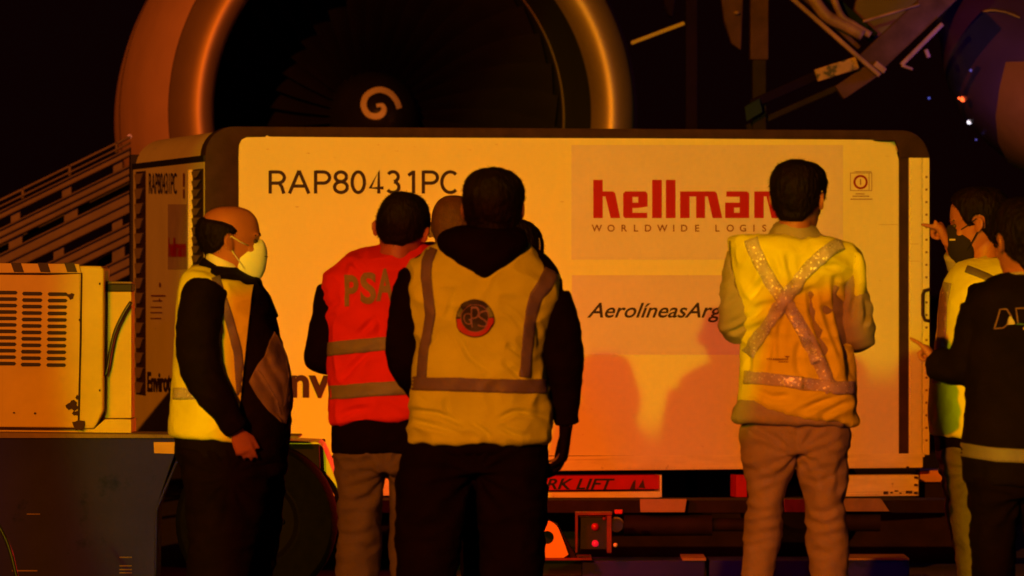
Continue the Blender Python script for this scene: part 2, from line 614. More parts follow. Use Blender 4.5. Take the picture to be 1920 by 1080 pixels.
H += [zr(640, 237, 693, 387), zr(693, 237, 730, 265), zr(730, 237, 780, 387), Z([(780, 265), (795, 265), (823, 387), (877, 387), (846, 247), (834, 237), (780, 237)])]
H += [zr(900, 237, 975, 267), Z([(975, 387), (1028, 387), (1028, 248), (1016, 237), (975, 237)]), zr(893, 300, 975, 328), zr(893, 328, 943, 357), zr(893, 357, 975, 387)]
H += n_shape(1057) + n_shape(1222)
cpoly('company_lettering', H, M['red'], -.0185, st1)
for ch, cx in zip('WORLDWIDELOGISTICS', (172, 252, 326, 392, 460, 540, 604, 663, 736, 850, 922, 993, 1055, 1113, 1180, 1240, 1295, 1360)):
    v, f = text2d(ch, .018)
    x0 = min(p[0] for p in v); x1 = max(p[0] for p in v)
    sc = 12.6 / .70
    c = 1060 + cx / 3
    vv = [(c + (x - (x0 + x1) / 2) * sc, 434 - y * sc) for x, y in v]
    ctext('tagline_letter', vv, f, M['ink_soft'], -.0185, st1)
v, f = text2d('AerolíneasArgentinas', .014, .35)
r, _ = text2d('AerolíneasArg', .014, .35)
ra, _ = text2d('A', .014, .35)
ctext('airline_name', fit(v, 1099, 1353, 567.5, 595, r, ra), f, M['ink'], -.0185, st2)
def arc(cx, cy, rx, ry, a0, a1, n=14):
    return [(cx + rx * math.cos(R(a0 + (a1 - a0) * k / n)), cy - ry * math.sin(R(a0 + (a1 - a0) * k / n))) for k in range(n + 1)]
def letter_P(x):
    return [[(x, 363), (x, 320)], [(x, 322.5), (x + 14, 322.5)] + arc(x + 14, 333, 12.5, 10.5, 90, -90, 14) + [(x, 343.5)]]
SERIAL = [('R', letter_P(505.5) + [[(522, 343), (527, 350), (531, 363)]]),
          ('A', [[(541.5, 363), (559.5, 320)], [(559.5, 320), (578, 363)], [(548, 349), (571, 349)]]),
          ('P', letter_P(590.5)),
          ('8', [arc(638, 331.5, 10.5, 9, 0, 360, 24), arc(638, 351, 12, 10, 0, 360, 24)]),
          ('0', [arc(670.5, 341.7, 11.5, 19.3, 0, 360, 28)]),
          ('4', [[(709, 363), (709, 321), (693, 352.5), (718, 352.5)]]),
          ('3', [arc(735.5, 331.5, 10, 9.3, 150, -80, 16), arc(735.5, 351, 11.3, 10, 80, -150, 16)]),
          ('1', [[(774, 363), (774, 320)], [(774, 322), (764.5, 329)]]),
          ('P', letter_P(792.5)),
          ('C', [arc(843, 341.7, 16, 19.3, 48, 312, 24)])]
kz = 0
for ch, strokes in SERIAL:
    gg = Geo()
    for st in strokes:
        kz += 1
        v, f = strip(st, 6.3)
        gg.add([(CF(x, y)[0], -.0150 - .0003 * (kz % 4), CF(x, y)[1]) for x, y in v], f)
    gg.build('serial_letter', M['ink'], panel, True)
v, f = text2d('Envirotainer', .03)
r, _ = text2d('n', .03)
e, _ = text2d('E', .03)
n_h = max(p[1] for p in r)
sc = 40 / n_h
ew = max(p[0] for p in e)
x0n = min(p[0] for p in v)
vv = [(506 + (x - x0n) * sc * .95, 743 - y * sc) for x, y in v]
ctext('maker_name', vv, f, M['ink'])
# handling pictogram
def ringp(cx, cy, ro, ri, a0=0, a1=360, n=28):
    o = []
    for k in range(n):
        t0, t1 = R(a0 + (a1 - a0) * k / n), R(a0 + (a1 - a0) * (k + 1) / n)
        o.append([(cx + ri * math.cos(t0), cy - ri * math.sin(t0)), (cx + ri * math.cos(t1), cy - ri * math.sin(t1)), (cx + ro * math.cos(t1), cy - ro * math.sin(t1)), (cx + ro * math.cos(t0), cy - ro * math.sin(t0))])
    return o
def boxline(x0, y0, x1, y1, t=1.2):
    return [rect(x0, y0, x1, y0 + t), rect(x0, y1 - t, x1, y1), rect(x0, y0 + t, x0 + t, y1 - t), rect(x1 - t, y0 + t, x1, y1 - t)]
pg = boxline(1592, 324, 1633, 358, 1) + [rect(1600, 321.4, 1632, 322.6), rect(1627, 325, 1628, 357)]
pg += [rect(1610.4, 336, 1612.4, 347)]
cpoly('handling_pictogram', pg, M['ink_soft'])
cpoly('pictogram_ring', ringp(1611.5, 341.5, 13.5, 9.5), mat('ring red', (.28, .01, .02), .5))
lines = []
for (y, x0, x1) in ((362.5, 1603, 1619), (367, 1597, 1628), (372.5, 1593, 1634)):
    x = x0
    while x < x1:
        wd = random.uniform(1.2, 2.6)
        lines.append(rect(x, y, min(x + wd, x1), y + 2.2))
        x += wd + .8
cpoly('pictogram_caption', lines, M['ink_soft'])
# faint scuffs on the panel
sc_ = []
for i in range(26):
    x, y = random.uniform(470, 1670), random.choice([random.uniform(262, 300), random.uniform(300, 840)])
    sc_.append([(x, y), (x + random.uniform(3, 14), y + random.uniform(-1, 1)), (x + random.uniform(2, 9), y + 1.4)])
cpoly('scuff_marks', sc_, mat('scuff', (.62, .52, .36), .6), -.0112)
cpoly('panel_seam', [rect(1646, 420.5, 1684, 421.6), rect(1705, 457, 1720, 458), rect(1705, 489, 1722, 490)], mat('seam', (.55, .48, .34), .6), -.0170)

# narrow end of the container
def srect(name, x0, y0, x1, y1, d0, d1, m, bev=.002, parent=box):
    # x0 = far (left in the photo), heights taken at the near end
    v1 = CS(x0, 500)[0]
    v0 = CS(x1, 500)[0]
    wt = CS(x1, y0)[1]
    wl = CS(x1, y1)[1]
    gg = Geo()
    gg.box((d0, v0, wl), (d1, v1, wt))
    return gg.build(name, m, parent, True, bevel=bev)
srect('top_trim', 249, 291, 384, 302, -.006, .03, M['black'], .001)
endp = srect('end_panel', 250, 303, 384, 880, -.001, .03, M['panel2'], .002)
srect('far_edge', 246.5, 290, 249.5, 880, -.012, .05, M['black'], .002)
for (x0, x1, nl, ya, yb) in ((256, 274, 15, 320, 742), (363, 382, 24, 316, 742)):
    fr = srect('vent_column', x0, ya, x1, yb, -.004, .02, M['frame'], .001)
    va, vb = CS(x1, 500)[0], CS(x0, 500)[0]
    for k in range(nl):
        y0 = ya + (yb - ya) * (k + .15) / nl
        y1 = ya + (yb - ya) * (k + .80) / nl
        wt, wl = CS(x1, y0)[1], CS(x1, y1)[1]
        gg = Geo()
        gg.prism([(-.005, va + .02, wt), (-.005, vb - .02, wt), (-.005, (va * .15 + vb * .85) - .02, wl), (-.005, va + .12, wl)], (-.010, 0, -.004))
        gg.build('louvre', M['end_louvre'] if x0 < 300 else M['steel'], fr, True)
srect('panel_edge', 358.5, 318, 361, 505, -.02, .0, M['panel'], .001)
def sdec(name, x0, y0, x1, y1, s, m, bold=.0, d=-.006):
    v, f = text2d(s, bold)
    vv = fit(v, x0, x1, y0, y1)
    gg = Geo()
    gg.add([(d, CS(x, y)[0], CS(x, y)[1]) for x, y in vv], f)
    gg.build(name, m, endp, True)
sdec('serial_number', 281, 324, 333, 363, 'RAP80431PC', M['ink'])
sdec('maker_name', 278, 697, 352, 733, 'Envirotainer', M['ink'], .03)
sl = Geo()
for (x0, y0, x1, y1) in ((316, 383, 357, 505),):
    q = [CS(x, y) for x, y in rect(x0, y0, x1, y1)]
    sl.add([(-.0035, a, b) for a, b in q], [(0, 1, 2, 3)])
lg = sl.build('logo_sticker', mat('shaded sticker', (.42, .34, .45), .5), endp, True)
v, f = text2d('hellmann', .035)
vv = fit(v, 318, 351, 446, 480)
gg = Geo()
gg.add([(-.006, CS(x, y)[0], CS(x, y)[1]) for x, y in vv], f)
gg.build('company_lettering', M['red'], endp, True)
for (x0, y0, x1, y1) in ((300, 530, 303, 538), (285, 553, 312, 556), (288, 563, 306, 565), (284, 575, 305, 577), (284, 585, 306, 587), (284, 596, 304, 598), (300, 560, 302, 566), (345, 325, 348, 350), (345, 355, 348, 372)):
    q = [CS(x, y) for x, y in rect(x0, y0, x1, y1)]
    sl = Geo()
    sl.add([(-.0055, a, b) for a, b in q], [(0, 1, 2, 3)])
    sl.build('small_print', M['ink_soft'], endp, True)

# fork lift wording, sheared as painted
v, f = text2d('FORK LIFT', .02, .3)
r, _ = text2d('RK LIFT', .02, .3)
ff = fit(v, 0, 1, 897, 917)
xx1 = max(p[0] for p in v); lr = max(p[0] for p in r) - min(p[0] for p in r)
kx = (1152 - 1022) / lr
v2 = [(1152 - (xx1 - x) * kx, b[1]) for (x, y), b in zip(v, ff)]
cpoly_parent = [o for o in box.children if o.name.startswith('fork_pocket_label')][0]
ctext('stencilled_words', v2, f, M['black'], -.0085, cpoly_parent)
cpoly('paint_chip', [[(1180, 918), (1186, 903), (1191, 899), (1190, 918)], [(1196, 914), (1205, 898), (1209, 916)]], M['rust'], -.0085, cpoly_parent)

# ------------------------------------------------------------------ transporter under / beside the container
D1 = 22.9
tr = thing('cargo_transporter', 'dark blue grey airport cargo transporter with big black wheel carrying the white container', 'transporter', (P(100, 0, D1).x, D1, 0))
def plate(name, pts, D, depth, m, parent=tr, bev=.004, smooth=False):
    g = Geo()
    g.prism([P(x, y, D) for x, y in pts], (0, depth, 0))
    return g.build(name, m, parent, bevel=bev, smooth=smooth)
plate('side_panel', [(-330, 822), (338, 822), (338, 842), (331, 842), (292, 955), (290, 1102), (-330, 1102)], D1, .40, M['truck'])
plate('deck_edge', [(-330, 811), (0, 811.5), (246, 814), (440, 816), (560, 818), (560, 821.6), (-330, 821.6)], D1 - .02, .38, M['steel'], bev=.002)
# wheel arch trim
g = Geo()
g.tube([P(340, 846, D1 - .015), P(293, 955, D1 - .015), P(291, 1100, D1 - .015)], .006, 8)
g.build('arch_trim', M['truck'], tr, smooth=True)
plate('deck', [(340, 822.5), (538, 823), (538, 900), (340, 900)], D1 + .25, .5, M['dark_steel'])
plate('mudguard_box', [(536, 834), (598, 834), (600, 880), (536, 880)], D1 + .2, .8, M['dark_steel'])
plate('mudguard', [(536, 826), (596, 829), (604, 836), (637, 915), (648, 975), (640, 976), (627, 928), (600, 884), (560, 885), (545, 882), (598, 881), (594, 834), (536, 833)], D1 + .3, .45, M['panel2'], bev=.002)
plate('reflector', [(288, 829), (330, 829), (332, 851), (289, 850)], D1 - .012, .01, M['orange'], bev=.001)
g = Geo()
wc = P(482, 990, D1 + .18)
wc.z = .345
wh = Geo()
wh.lathe([(-.12, .19), (-.13, .25), (-.12, .32), (-.09, .342), (0, .345), (.09, .342), (.12, .32), (.13, .25), (.12, .19), (-.12, .19)], wc, (0, 1, 0), 48)
wheel = wh.build('wheel', M['tyre'], tr, smooth='auto')
rm = Geo()
rm.lathe([(-.10, .195), (-.105, .18), (-.06, .16), (-.04, .07), (-.075, .06), (-.08, .0001)], wc, (0, 1, 0), 40)
for k in range(6):
    a = k * math.pi / 3
    c = wc + Vector((.11 * math.cos(a), -.055, .11 * math.sin(a)))
    rm.ell(c, (.012, 0, 0), (0, .015, 0), (0, 0, .012), 8, 6)
rm.build('rim', M['rim'], wheel, smooth='auto')
for (cx, dd) in ((700, 25.9), (1500, 26.3), (482, 25.6)):
    wc2 = P(cx, 1000, dd)
    wc2.z = .30
    wh = Geo()
    wh.lathe([(-.10, .16), (-.11, .22), (-.10, .28), (0, .30), (.10, .28), (.11, .22), (.10, .16), (-.10, .16)], wc2, (0, 1, 0), 36)
    w2 = wh.build('wheel', M['tyre'], tr, smooth='auto')
    rm = Geo()
    rm.lathe([(-.09, .165), (-.04, .14), (-.06, .05), (-.065, .0001)], wc2, (0, 1, 0), 30)
    rm.build('rim', M['rim'], w2, smooth='auto')
plate('louvre_marking', [(22, 1069), (70, 1069), (70, 1071.5), (22, 1071.5)], D1 - .006, .01, M['steel'], bev=.0005)
for y in (1044, 1060, 1067, 1073):
    plate('step_slot', [(224, y), (247, y), (247, y + 2.2), (224, y + 2.2)], D1 - .006, .01, M['steel'], bev=.0005)
plate('side_step', [(50, 963), (75, 963), (75, 965), (50, 965)], D1 - .006, .01, M['steel'], bev=.0005)
# right-hand underframe
DU = 24.75
plate('frame_beam', [(640, 938), (1840, 938), (1840, 962), (640, 962)], DU + .05, .3, M['dark_steel'])
plate('lit_beam_patch', [(1200, 936), (1288, 936), (1284, 960.5), (1201, 960.5)], DU, .05, M['tan'], bev=.002)  # lit stretches of the beam, put in as paler plates
plate('lit_beam_patch', [(1470, 936), (1520, 936), (1520, 960.5), (1472, 960.5)], DU, .05, M['tan'], bev=.002)
plate('lit_beam_patch', [(1560, 935), (1652, 935), (1668, 959), (1560, 959)], DU, .05, M['steel'], bev=.002)
plate('cross_member', [(1725, 882), (1782, 882), (1786, 904), (1725, 904)], 25.9, .3, M['orange'], bev=.004)
plate('cross_member', [(1725, 906), (1800, 906), (1800, 938), (1725, 938)], 25.9, .3, M['dark_steel'], bev=.004)
plate('sub_frame', [(640, 962.5), (1840, 962.5), (1840, 1100), (640, 1100)], 26.3, .2, M['dark_steel'])
g = Geo()
g.tube([P(1170, 985, DU + .1), P(1335, 984, DU + .1)], .05, 20)
g.tube([P(1335, 984, DU + .1), P(1400, 984, DU + .1)], .03, 16)
g.build('hydraulic_cylinder', M['dark_steel'], tr, smooth='auto')
g = Geo()
g.tube([P(1540, 978, DU + .1), P(1650, 978, DU + .1)], .045, 20)
g.build('hydraulic_cylinder', M['dark_steel'], tr, smooth='auto')
# pierced gusset
g = Geo()
gp = [(1005, 1046), (1068, 1046), (1058, 1018), (1046, 988), (1036, 979), (1024, 976), (1012, 981), (1005, 990)]
hc = (1026, 1008)
nn = 28
outp = []
for k in range(nn):
    a = 2 * math.pi * k / nn
    dx, dy = math.cos(a), math.sin(a)
    best = 1e9
    for i in range(len(gp)):
        (xa, ya), (xb, yb) = gp[i], gp[(i + 1) % len(gp)]
        den = dx * (yb - ya) - dy * (xb - xa)
        if abs(den) < 1e-9:
            continue
        t = ((xa - hc[0]) * (yb - ya) - (ya - hc[1]) * (xb - xa)) / den
        s_ = ((xa - hc[0]) * dy - (ya - hc[1]) * dx) / den
        if t > 0 and -1e-6 <= s_ <= 1 + 1e-6:
            best = min(best, t)
    outp.append((hc[0] + dx * best, hc[1] + dy * best))
inp = [(hc[0] + 12.5 * math.cos(2 * math.pi * k / nn), hc[1] + 12.5 * math.sin(2 * math.pi * k / nn)) for k in range(nn)]
DG = 24.3
A = [P(x, y, DG) for x, y in outp]; B = [P(x, y, DG) for x, y in inp]
sh = Vector((0, .03, 0))
vs = A + B + [p + sh for p in A] + [p + sh for p in B]
fs = []
for i in range(nn):
    j = (i + 1) % nn
    fs += [(i, j, nn + j, nn + i), (2 * nn + i, 3 * nn + i, 3 * nn + j, 2 * nn + j), (i, 2 * nn + i, 2 * nn + j, j), (nn + i, nn + j, 3 * nn + j, 3 * nn + i)]
g.add(vs, fs)
g.build('pierced_gusset', M['equip'], tr)
plate('gusset_web', [(1022, 976), (1046, 986), (1082, 1046), (1068, 1046)], DG + .03, .25, M['dark_steel'], bev=.002)
plate('tow_bar', [(960, 1046.5), (1110, 1046.5), (1110, 1051), (960, 1051)], DG, .3, M['crimson'], bev=.002)
# rear lamp cluster
hsg = plate('rear_lamp', [(1079, 961), (1148, 961), (1148, 966), (1084, 966.5), (1083, 1036), (1079, 1037)], DG, .12, M['crimson'], bev=.002)
plate('lamp_housing', [(1086.5, 969.5), (1140, 969.5), (1140, 1030), (1086.5, 1030)], DG + .05, .06, M['plastic'], hsg, .002)
plate('lamp_bracket', [(1138, 967), (1147, 967), (1147, 1037), (1138, 1037)], DG - .01, .05, M['crimson'], hsg, .002)
for (x, y, r_, m_) in ((1116, 988, 7.5, M['amber_dim']), (1116, 1019, 6.5, M['amber']), (1133, 972, 4, M['amber_dim'])):
    g = Geo()
    c = P(x, y, DG + .045)
    rr = r_ * DG / F
    g.ell(c, (rr, 0, 0), (0, rr * .8, 0), (0, 0, rr), 20, 10)
    g.build('lens', m_, hsg, smooth=True)
g = Geo()
c = P(1154, 1022, DG)
g.ell(c, (.01, 0, 0), (0, .01, 0), (0, 0, .01), 12, 8)
g.build('valve_knob', M['alu'], tr, smooth=True)
plate('red_cap', [(1152, 956), (1168, 956), (1167, 964), (1153, 964)], DG, .03, M['redpaint'], bev=.004)
g = Geo()
g.lathe([(0, .0001), (0, .03), (.05, .036), (.06, .03), (.06, .0001)], P(1156, 985, DG), (0, 1, 0), 20)
g.build('valve_body', M['plastic'], tr, smooth='auto')
plate('step_plate', [(1092, 1052), (1322, 1052), (1322, 1110), (1092, 1110)], DG + .05, .35, M['truck'])
plate('step_plate', [(1330, 1051), (1705, 1051), (1705, 1110), (1330, 1110)], DG + .05, .35, M['truck'])
plate('lit_step_edge', [(1280, 1046.5), (1324, 1046.5), (1324, 1051.5), (1280, 1051.5)], DG + .04, .35, M['tan'], bev=.001)  # lit top edge of the step plates, put in as pale strips
plate('lit_step_edge', [(1585, 1046.5), (1705, 1046.5), (1705, 1050.5), (1585, 1050.5)], DG + .04, .35, M['tan'], bev=.001)

# ------------------------------------------------------------------ yellow power unit on the transporter
D2 = 23.05
pu = thing('power_unit', 'worn yellow orange power unit housing with louvre slots and hazard stripes, left of the container', 'power unit', P(60, 811, D2))
plate('housing', [(-260, 491), (188, 499), (195, 504), (193, 770), (182, 794), (176, 804), (-260, 802)], D2, .32, M['equip'], pu, .008)
door = plate('door', [(-120, 514), (149, 513.5), (150, 700), (147, 801), (-120, 800)], D2 - .006, .01, M['equip'], pu, .002)
g = Geo()
g.tube([P(x, y, D2 - .006) for x, y in ((-120, 512.5), (90, 514.5), (153, 512.5), (151, 640), (149, 720), (147, 800), (140, 803.5), (-120, 801.5))], .004, 6)
g.build('door_seam', M['rust'], pu)
for row in range(12):
    for (xa, xb) in ((-85, -68), (-50, -14), (-6, 33), (41, 80), (89, 127)):
        y = 550.5 + row * 12.1
        yy = y - (2 if xb < 40 else 0) + (0.9 if xa > 80 else 0)
        xa2, xb2 = xa - row * .25, xb - row * .25
        pts = [(xa2 + 3, yy - 3.6), (xb2 - 3, yy - 3.2), (xb2, yy), (xb2 - 3, yy + 3.6), (xa2 + 3, yy + 3.6), (xa2, yy)]
        g = Geo()
        g.prism([P(x, y_, D2 - .0085) for x, y_ in pts], (0, .003, 0))
        g.build('louvre_slot', M['black'], door)
plate('stripe_rail', [(-260, 490.5), (148, 495), (152, 512), (-260, 511)], D2 - .011, .02, M['equip'], pu, .002)
for x in (-80, -30, 20, 70, 120):
    plate('hazard_stripe', [(x, 492.5), (x + 19, 493), (x + 25, 510.5), (x + 6, 510)], D2 - .013, .003, M['fade_black'], pu, 0)
for (x, y, s) in ((133, 555, 9), (136, 760, 14), (150, 797, 16), (26, 774, 2.6), (66, 775, 3), (146, 745, 6), (142, 775, 7), (150, 600, 4)):
    g = Geo()
    pts = [P(x + s * math.cos(a) * random.uniform(.5, 1.1), y + s * .8 * math.sin(a) * random.uniform(.5, 1.1), D2 - .0125) for a in [2 * math.pi * k / 14 for k in range(14)]]
    g.prism(pts, (0, .004, 0))
    g.build('rust_patch', M['rust'], pu)
plate('base_lip', [(-260, 803), (176, 804.5), (197, 786), (246, 786.5), (246, 813.5), (-260, 811)], D2 + .02, .3, M['equip'], pu, .002)
plate('side_cabinet', [(200, 547), (246.5, 547), (246.5, 784), (197, 784)], D2 + .1, .2, M['equip'], pu, .003)
plate('cabinet_top', [(196, 533), (247, 533), (247, 546), (198, 546)], D2 + .1, .2, M['black'], pu, .002)
plate('cabinet_rail', [(194, 527.5), (247, 528.5), (247, 532), (196, 531.5)], D2 + .1, .2, M['steel'], pu, .001)
g = Geo()
kk = catmull([(246, 566), (232, 588), (216, 622), (207, 660), (203, 685), (198, 705)], 24)
g.tube([P(a[0], a[1], D2 + .06) for a in kk], .0085, 10)
g.build('cable', M['plastic'], pu, smooth=True)
g = Geo()
for y in (500, 700):
    g.tube([P(187, y + 30, D2 - .004), P(187, y + 34, D2 - .004)], .004, 6)
g.build('screw', M['rust'], pu)

# small hose at the lower left
g = Geo()
kk = catmull([(-30, 950), (0, 990), (18, 1030), (32, 1085), (40, 1120)], 20)
g.tube([P(a[0], a[1], 20.5) for a in kk] , .008, 8)
hs = g.build('hose', M['plastic'], None, smooth=True)
hs['label'] = 'thin black hose hanging at the lower left edge in front of the transporter panel'
hs['category'] = 'hose'

# ------------------------------------------------------------------ belt loader ramp behind on the left
D3 = 29.5
bl = thing('belt_loader', 'sloping metal conveyor ramp with slotted side rails, left behind the container', 'belt loader', (P(60, 0, D3).x, D3, 0))
SL = -.49
def slant(k, x):
    return 373 + k + SL * x
def rail(name, k0, k1, x0, x1, D, depth, m=M['ramp']):
    g = Geo()
    g.prism([P(x0, slant(k0, x0), D), P(x1, slant(k0, x1), D), P(x1, slant(k1, x1), D), P(x0, slant(k1, x0), D)], (0, depth, 0))
    return g.build(name, m, bl, bevel=.004)
X0, X1 = -420, 244
rail('hand_rail', 0, 5, X0, X1, D3, .05)
rail('hand_rail', 12, 16, X0, X1, D3 - .1, .05)
for k0, k1 in ((22, 39), (55, 86), (103, 146), (163, 200), (222, 262)):
    rail('side_rail', k0, k1, X0, X1, D3 - .25, .08)
    rail('rail_flange', k0 + 1, k0 + 3.5, X0, X1, D3 - .28, .03)
    rail('rail_flange', k1 - 4, k1 - 1, X0, X1, D3 - .28, .03)
    if k1 - k0 > 25:
        rail('rail_flange', (k0 + k1) / 2 - 1, (k0 + k1) / 2 + 2, X0, X1, D3 - .28, .03)
for (k0, k1, dd, ww, off, st) in ((0, 22, .0, 5, 0, 88), (38, 56, -.24, 18, 36, 96), (85, 104, -.24, 26, 0, 104), (145, 164, -.24, 20, 60, 110), (199, 223, -.24, 24, 20, 118)):
    x = -400 + off
    while x < X1 - ww:
        D = D3 + dd
        g = Geo()
        g.prism([P(x, slant(k0, x), D), P(x + ww, slant(k0, x + ww), D), P(x + ww, slant(k1, x + ww), D), P(x, slant(k1, x), D)], (0, .05, 0))
        g.build('cross_bar', M['ramp'], bl, bevel=.003)
        x += st
rail('belt', 84, 96, X0, X1, D3 + .1, .9, M['black'])
for x in (-380, 0, 200):
    g = Geo()
    p = P(x, slant(200, x), D3 + .2)
    g.tube([p, Vector((p.x, p.y, 0.0))], .05, 10)
    g.build('support_leg', M['dark_steel'], bl, smooth=True)

# ------------------------------------------------------------------ airliner: engine and belly
air = thing('airliner', 'airliner behind the container, showing one big engine with metal inlet ring and spiral spinner', 'airplane', (P(762, 0, 31).x, 31, 0))
EC = P(768, 210, 31)
AX = Vector((-math.sin(R(11.5)), math.cos(R(11.5)), 0))   # pointing aft
g = Geo()
prof = [(.20, 1.366), (.35, 1.415), (.6, 1.46), (.9, 1.488), (1.3, 1.495), (1.8, 1.46), (2.5, 1.38), (3.2, 1.26), (3.8, 1.12), (3.8, 1.05), (2.2, 1.10)]
g.lathe(prof, EC, AX, 128)
nac = g.build('engine_nacelle', M['nacelle'], air, smooth='auto')
g = Geo()
g.lathe([(.197, 1.363), (.10, 1.325), (.04, 1.275), (.008, 1.235), (0, 1.20), (.012, 1.165), (.05, 1.135), (.11, 1.115), (.2, 1.108)], EC, AX, 160)
g.build('inlet_lip', M['lip'], nac, smooth=True)
g = Geo()
g.lathe([(.2, 1.109), (.5, 1.115), (1.02, 1.125)], EC, AX, 128)
g.build('inlet_duct', M['inner'], nac, smooth=True)
g = Geo()
g.lathe([(1.02, 1.118), (1.02, 1.132), (1.05, 1.132), (1.05, 1.118), (1.02, 1.118)], EC, AX, 128)
g.build('fan_case_ring', mat('case ring', (.12, .08, .06), .5), nac)
g = Geo()
g.lathe([(1.051, 1.13), (1.5, 1.13), (1.5, .2), (1.5, .0001)], EC, AX, 96)
g.build('fan_case', M['black'], nac, smooth='auto')
a1 = Vector((0, 0, 1))
b1 = AX.cross(a1).normalized()
for k in range(36):
    t = 2 * math.pi * k / 36
    vs = []
    fs = []
    m_ = 8
    for i in range(m_):
        q = i / (m_ - 1)
        r_ = .26 + q * .85
        tw = R(25 + 35 * q)
        ch = .10 + .08 * q
        ca = t + .18 * q * q
        rad = a1 * math.cos(ca) + b1 * math.sin(ca)
        tan = -a1 * math.sin(ca) + b1 * math.cos(ca)
        c = EC + AX * 1.22 + rad * r_
        d = (AX * math.cos(tw) + tan * math.sin(tw)) * ch
        nrm = d.cross(rad).normalized() * .006
        vs += [c - d * .9, c + nrm, c + d, c - nrm]
        if i:
            o0 = 4 * (i - 1)
            for s_ in range(4):
                fs.append((o0 + s_, o0 + (s_ + 1) % 4, o0 + 4 + (s_ + 1) % 4, o0 + 4 + s_))
    g = Geo()
    g.add(vs, fs)
    g.build('fan_blade', M['blade'], nac, smooth='auto')
g = Geo()
g.lathe([(.80, .0001), (.805, .03), (.83, .08), (.88, .135), (.95, .19), (1.05, .24), (1.16, .27), (1.3, .28)], EC, AX, 64)
spn = g.build('spinner', M['spinner'], nac, smooth=True)
tm = spn.data.copy()
tm.transform(MW[air.name])
tree = bvh(tm)
zz = [(700, 455), (722, 452), (731, 470), (720, 492), (693, 499), (662, 487), (645, 452), (655, 415), (685, 393), (720, 387), (757, 402), (783, 433), (795, 466)]
kk = catmull([(400 + x / 2.286, y / 2.286) for x, y in zz], 60)
wd = [6 + 5.0 * min(1, i / 14) - (1.0 * max(0, (i - 45)) / 15) for i in range(60)]
v, f = strip([tuple(a) for a in kk], wd)
link(drape(v, f, tree, .004, 5), 'spinner_spiral', M['spiral'], nac)
g = Geo()
sg = Geo()
sg.lathe([(1.35, 1.4955), (1.35, 1.4985), (1.36, 1.4985), (1.36, 1.4955)], EC, AX, 128)
sg.build('cowl_seam', M['frame'], nac)
pyl = [EC + AX * s_ + Vector((0, 0, h_)) for s_, h_ in ((.9, 1.5), (3.3, 1.3), (4.2, 2.6), (1.9, 2.5))]
g.prism([p - Vector((.15, 0, 0)) for p in pyl], (.3, 0, 0))
g.build('engine_pylon', M['nacelle'], air, bevel=.04)
# small light on the cowl
g = Geo()
g.ell(P(243, 256, 30.6), (.012, 0, 0), (0, .012, 0), (0, 0, .012), 10, 8)
g.build('cowl_light', mat('cowl light', (.5, .2, .1), .4, emis=(1, .25, .1), es=.5), air)
# belly at the far right: violet painted body that curves away
DB = 30.0
g = Geo()
rows = []
keys = [(-40, 1700, .2), (60, 1757, .5), (120, 1768, .6), (190, 1790, .7), (240, 1826, .75), (290, 1880, .8), (330, 1950, .8), (370, 2040, .6), (400, 2150, .2)]
rings = []
for a in catmull(keys, 30):
    y, xl, dp = a
    xr = 2500 - (xl - 1700) * .4
    c = (P(xl, y, DB) + P(xr, y, DB)) / 2
    hx = (P(xr, y, DB).x - P(xl, y, DB).x) / 2
    rings.append([c + Vector((hx * math.cos(t), 1.5 * dp * math.sin(t), 0)) for t in [2 * math.pi * k / 64 for k in range(64)]])
g.rings(rings)
fz = g.build('fuselage_belly', M['fuse'], air, smooth=True)
tm = fz.data.copy()
tm.transform(MW[air.name])
tree = bvh(tm)
link(drape([(1890, 118), (1960, 118), (1960, 330), (1900, 312), (1876, 262), (1872, 215), (1880, 160)], [(0, 1, 2, 3, 4, 5, 6)], tree, .02, 12), 'belly_panel', M['fuse_panel'], fz, smooth=True)
link(drape(*strip([(1842, 28), (1862, 25), (1890, 30), (1915, 40)], 3), tree, .03, 8), 'panel_edge', M['steel'], fz)
for (x, y, r_, mm) in ((1806, 186, 5, M['lampred']), (1799, 184, 2.6, M['lampred']), (1818, 229, 4.2, M['lampwhite']), (1821, 132, 2.6, M['lampblue']), (1742, 184, 2.4, M['lampblue']), (1830, 262, 1.8, M['lampblue'])):
    g = Geo()
    d = (P(x, y, 20) - CAMP).normalized()
    hit = tree.ray_cast(CAMP + d * 10, d, 40)[0]
    c = hit if hit is not None else P(x, y, DB)
    rr = r_ * DB / F
    g.ell(c, (rr * 1.2, 0, 0), (0, rr, 0), (0, 0, rr), 12, 8)
    g.build('position_light', mm, fz, smooth=True)

for nm, p, c, e in (('blue_beacon_light', P(1810, 105, 28.3), (.10, .06, 1), 3.0), ('red_beacon_light', P(1806, 186, 28.9), (1, .1, .05), .9), ('white_lamp_light', P(1824, 240, 28.9), (.7, .6, 1), .5)):  # point lights added ahead of the belly, spreading the small lamps' glow
    l = bpy.data.lights.new(nm, 'POINT')
    l.color = c
    l.energy = e
    l.shadow_soft_size = .05
    o = bpy.data.objects.new(nm, l)
    COL.objects.link(o)
    o.location = p
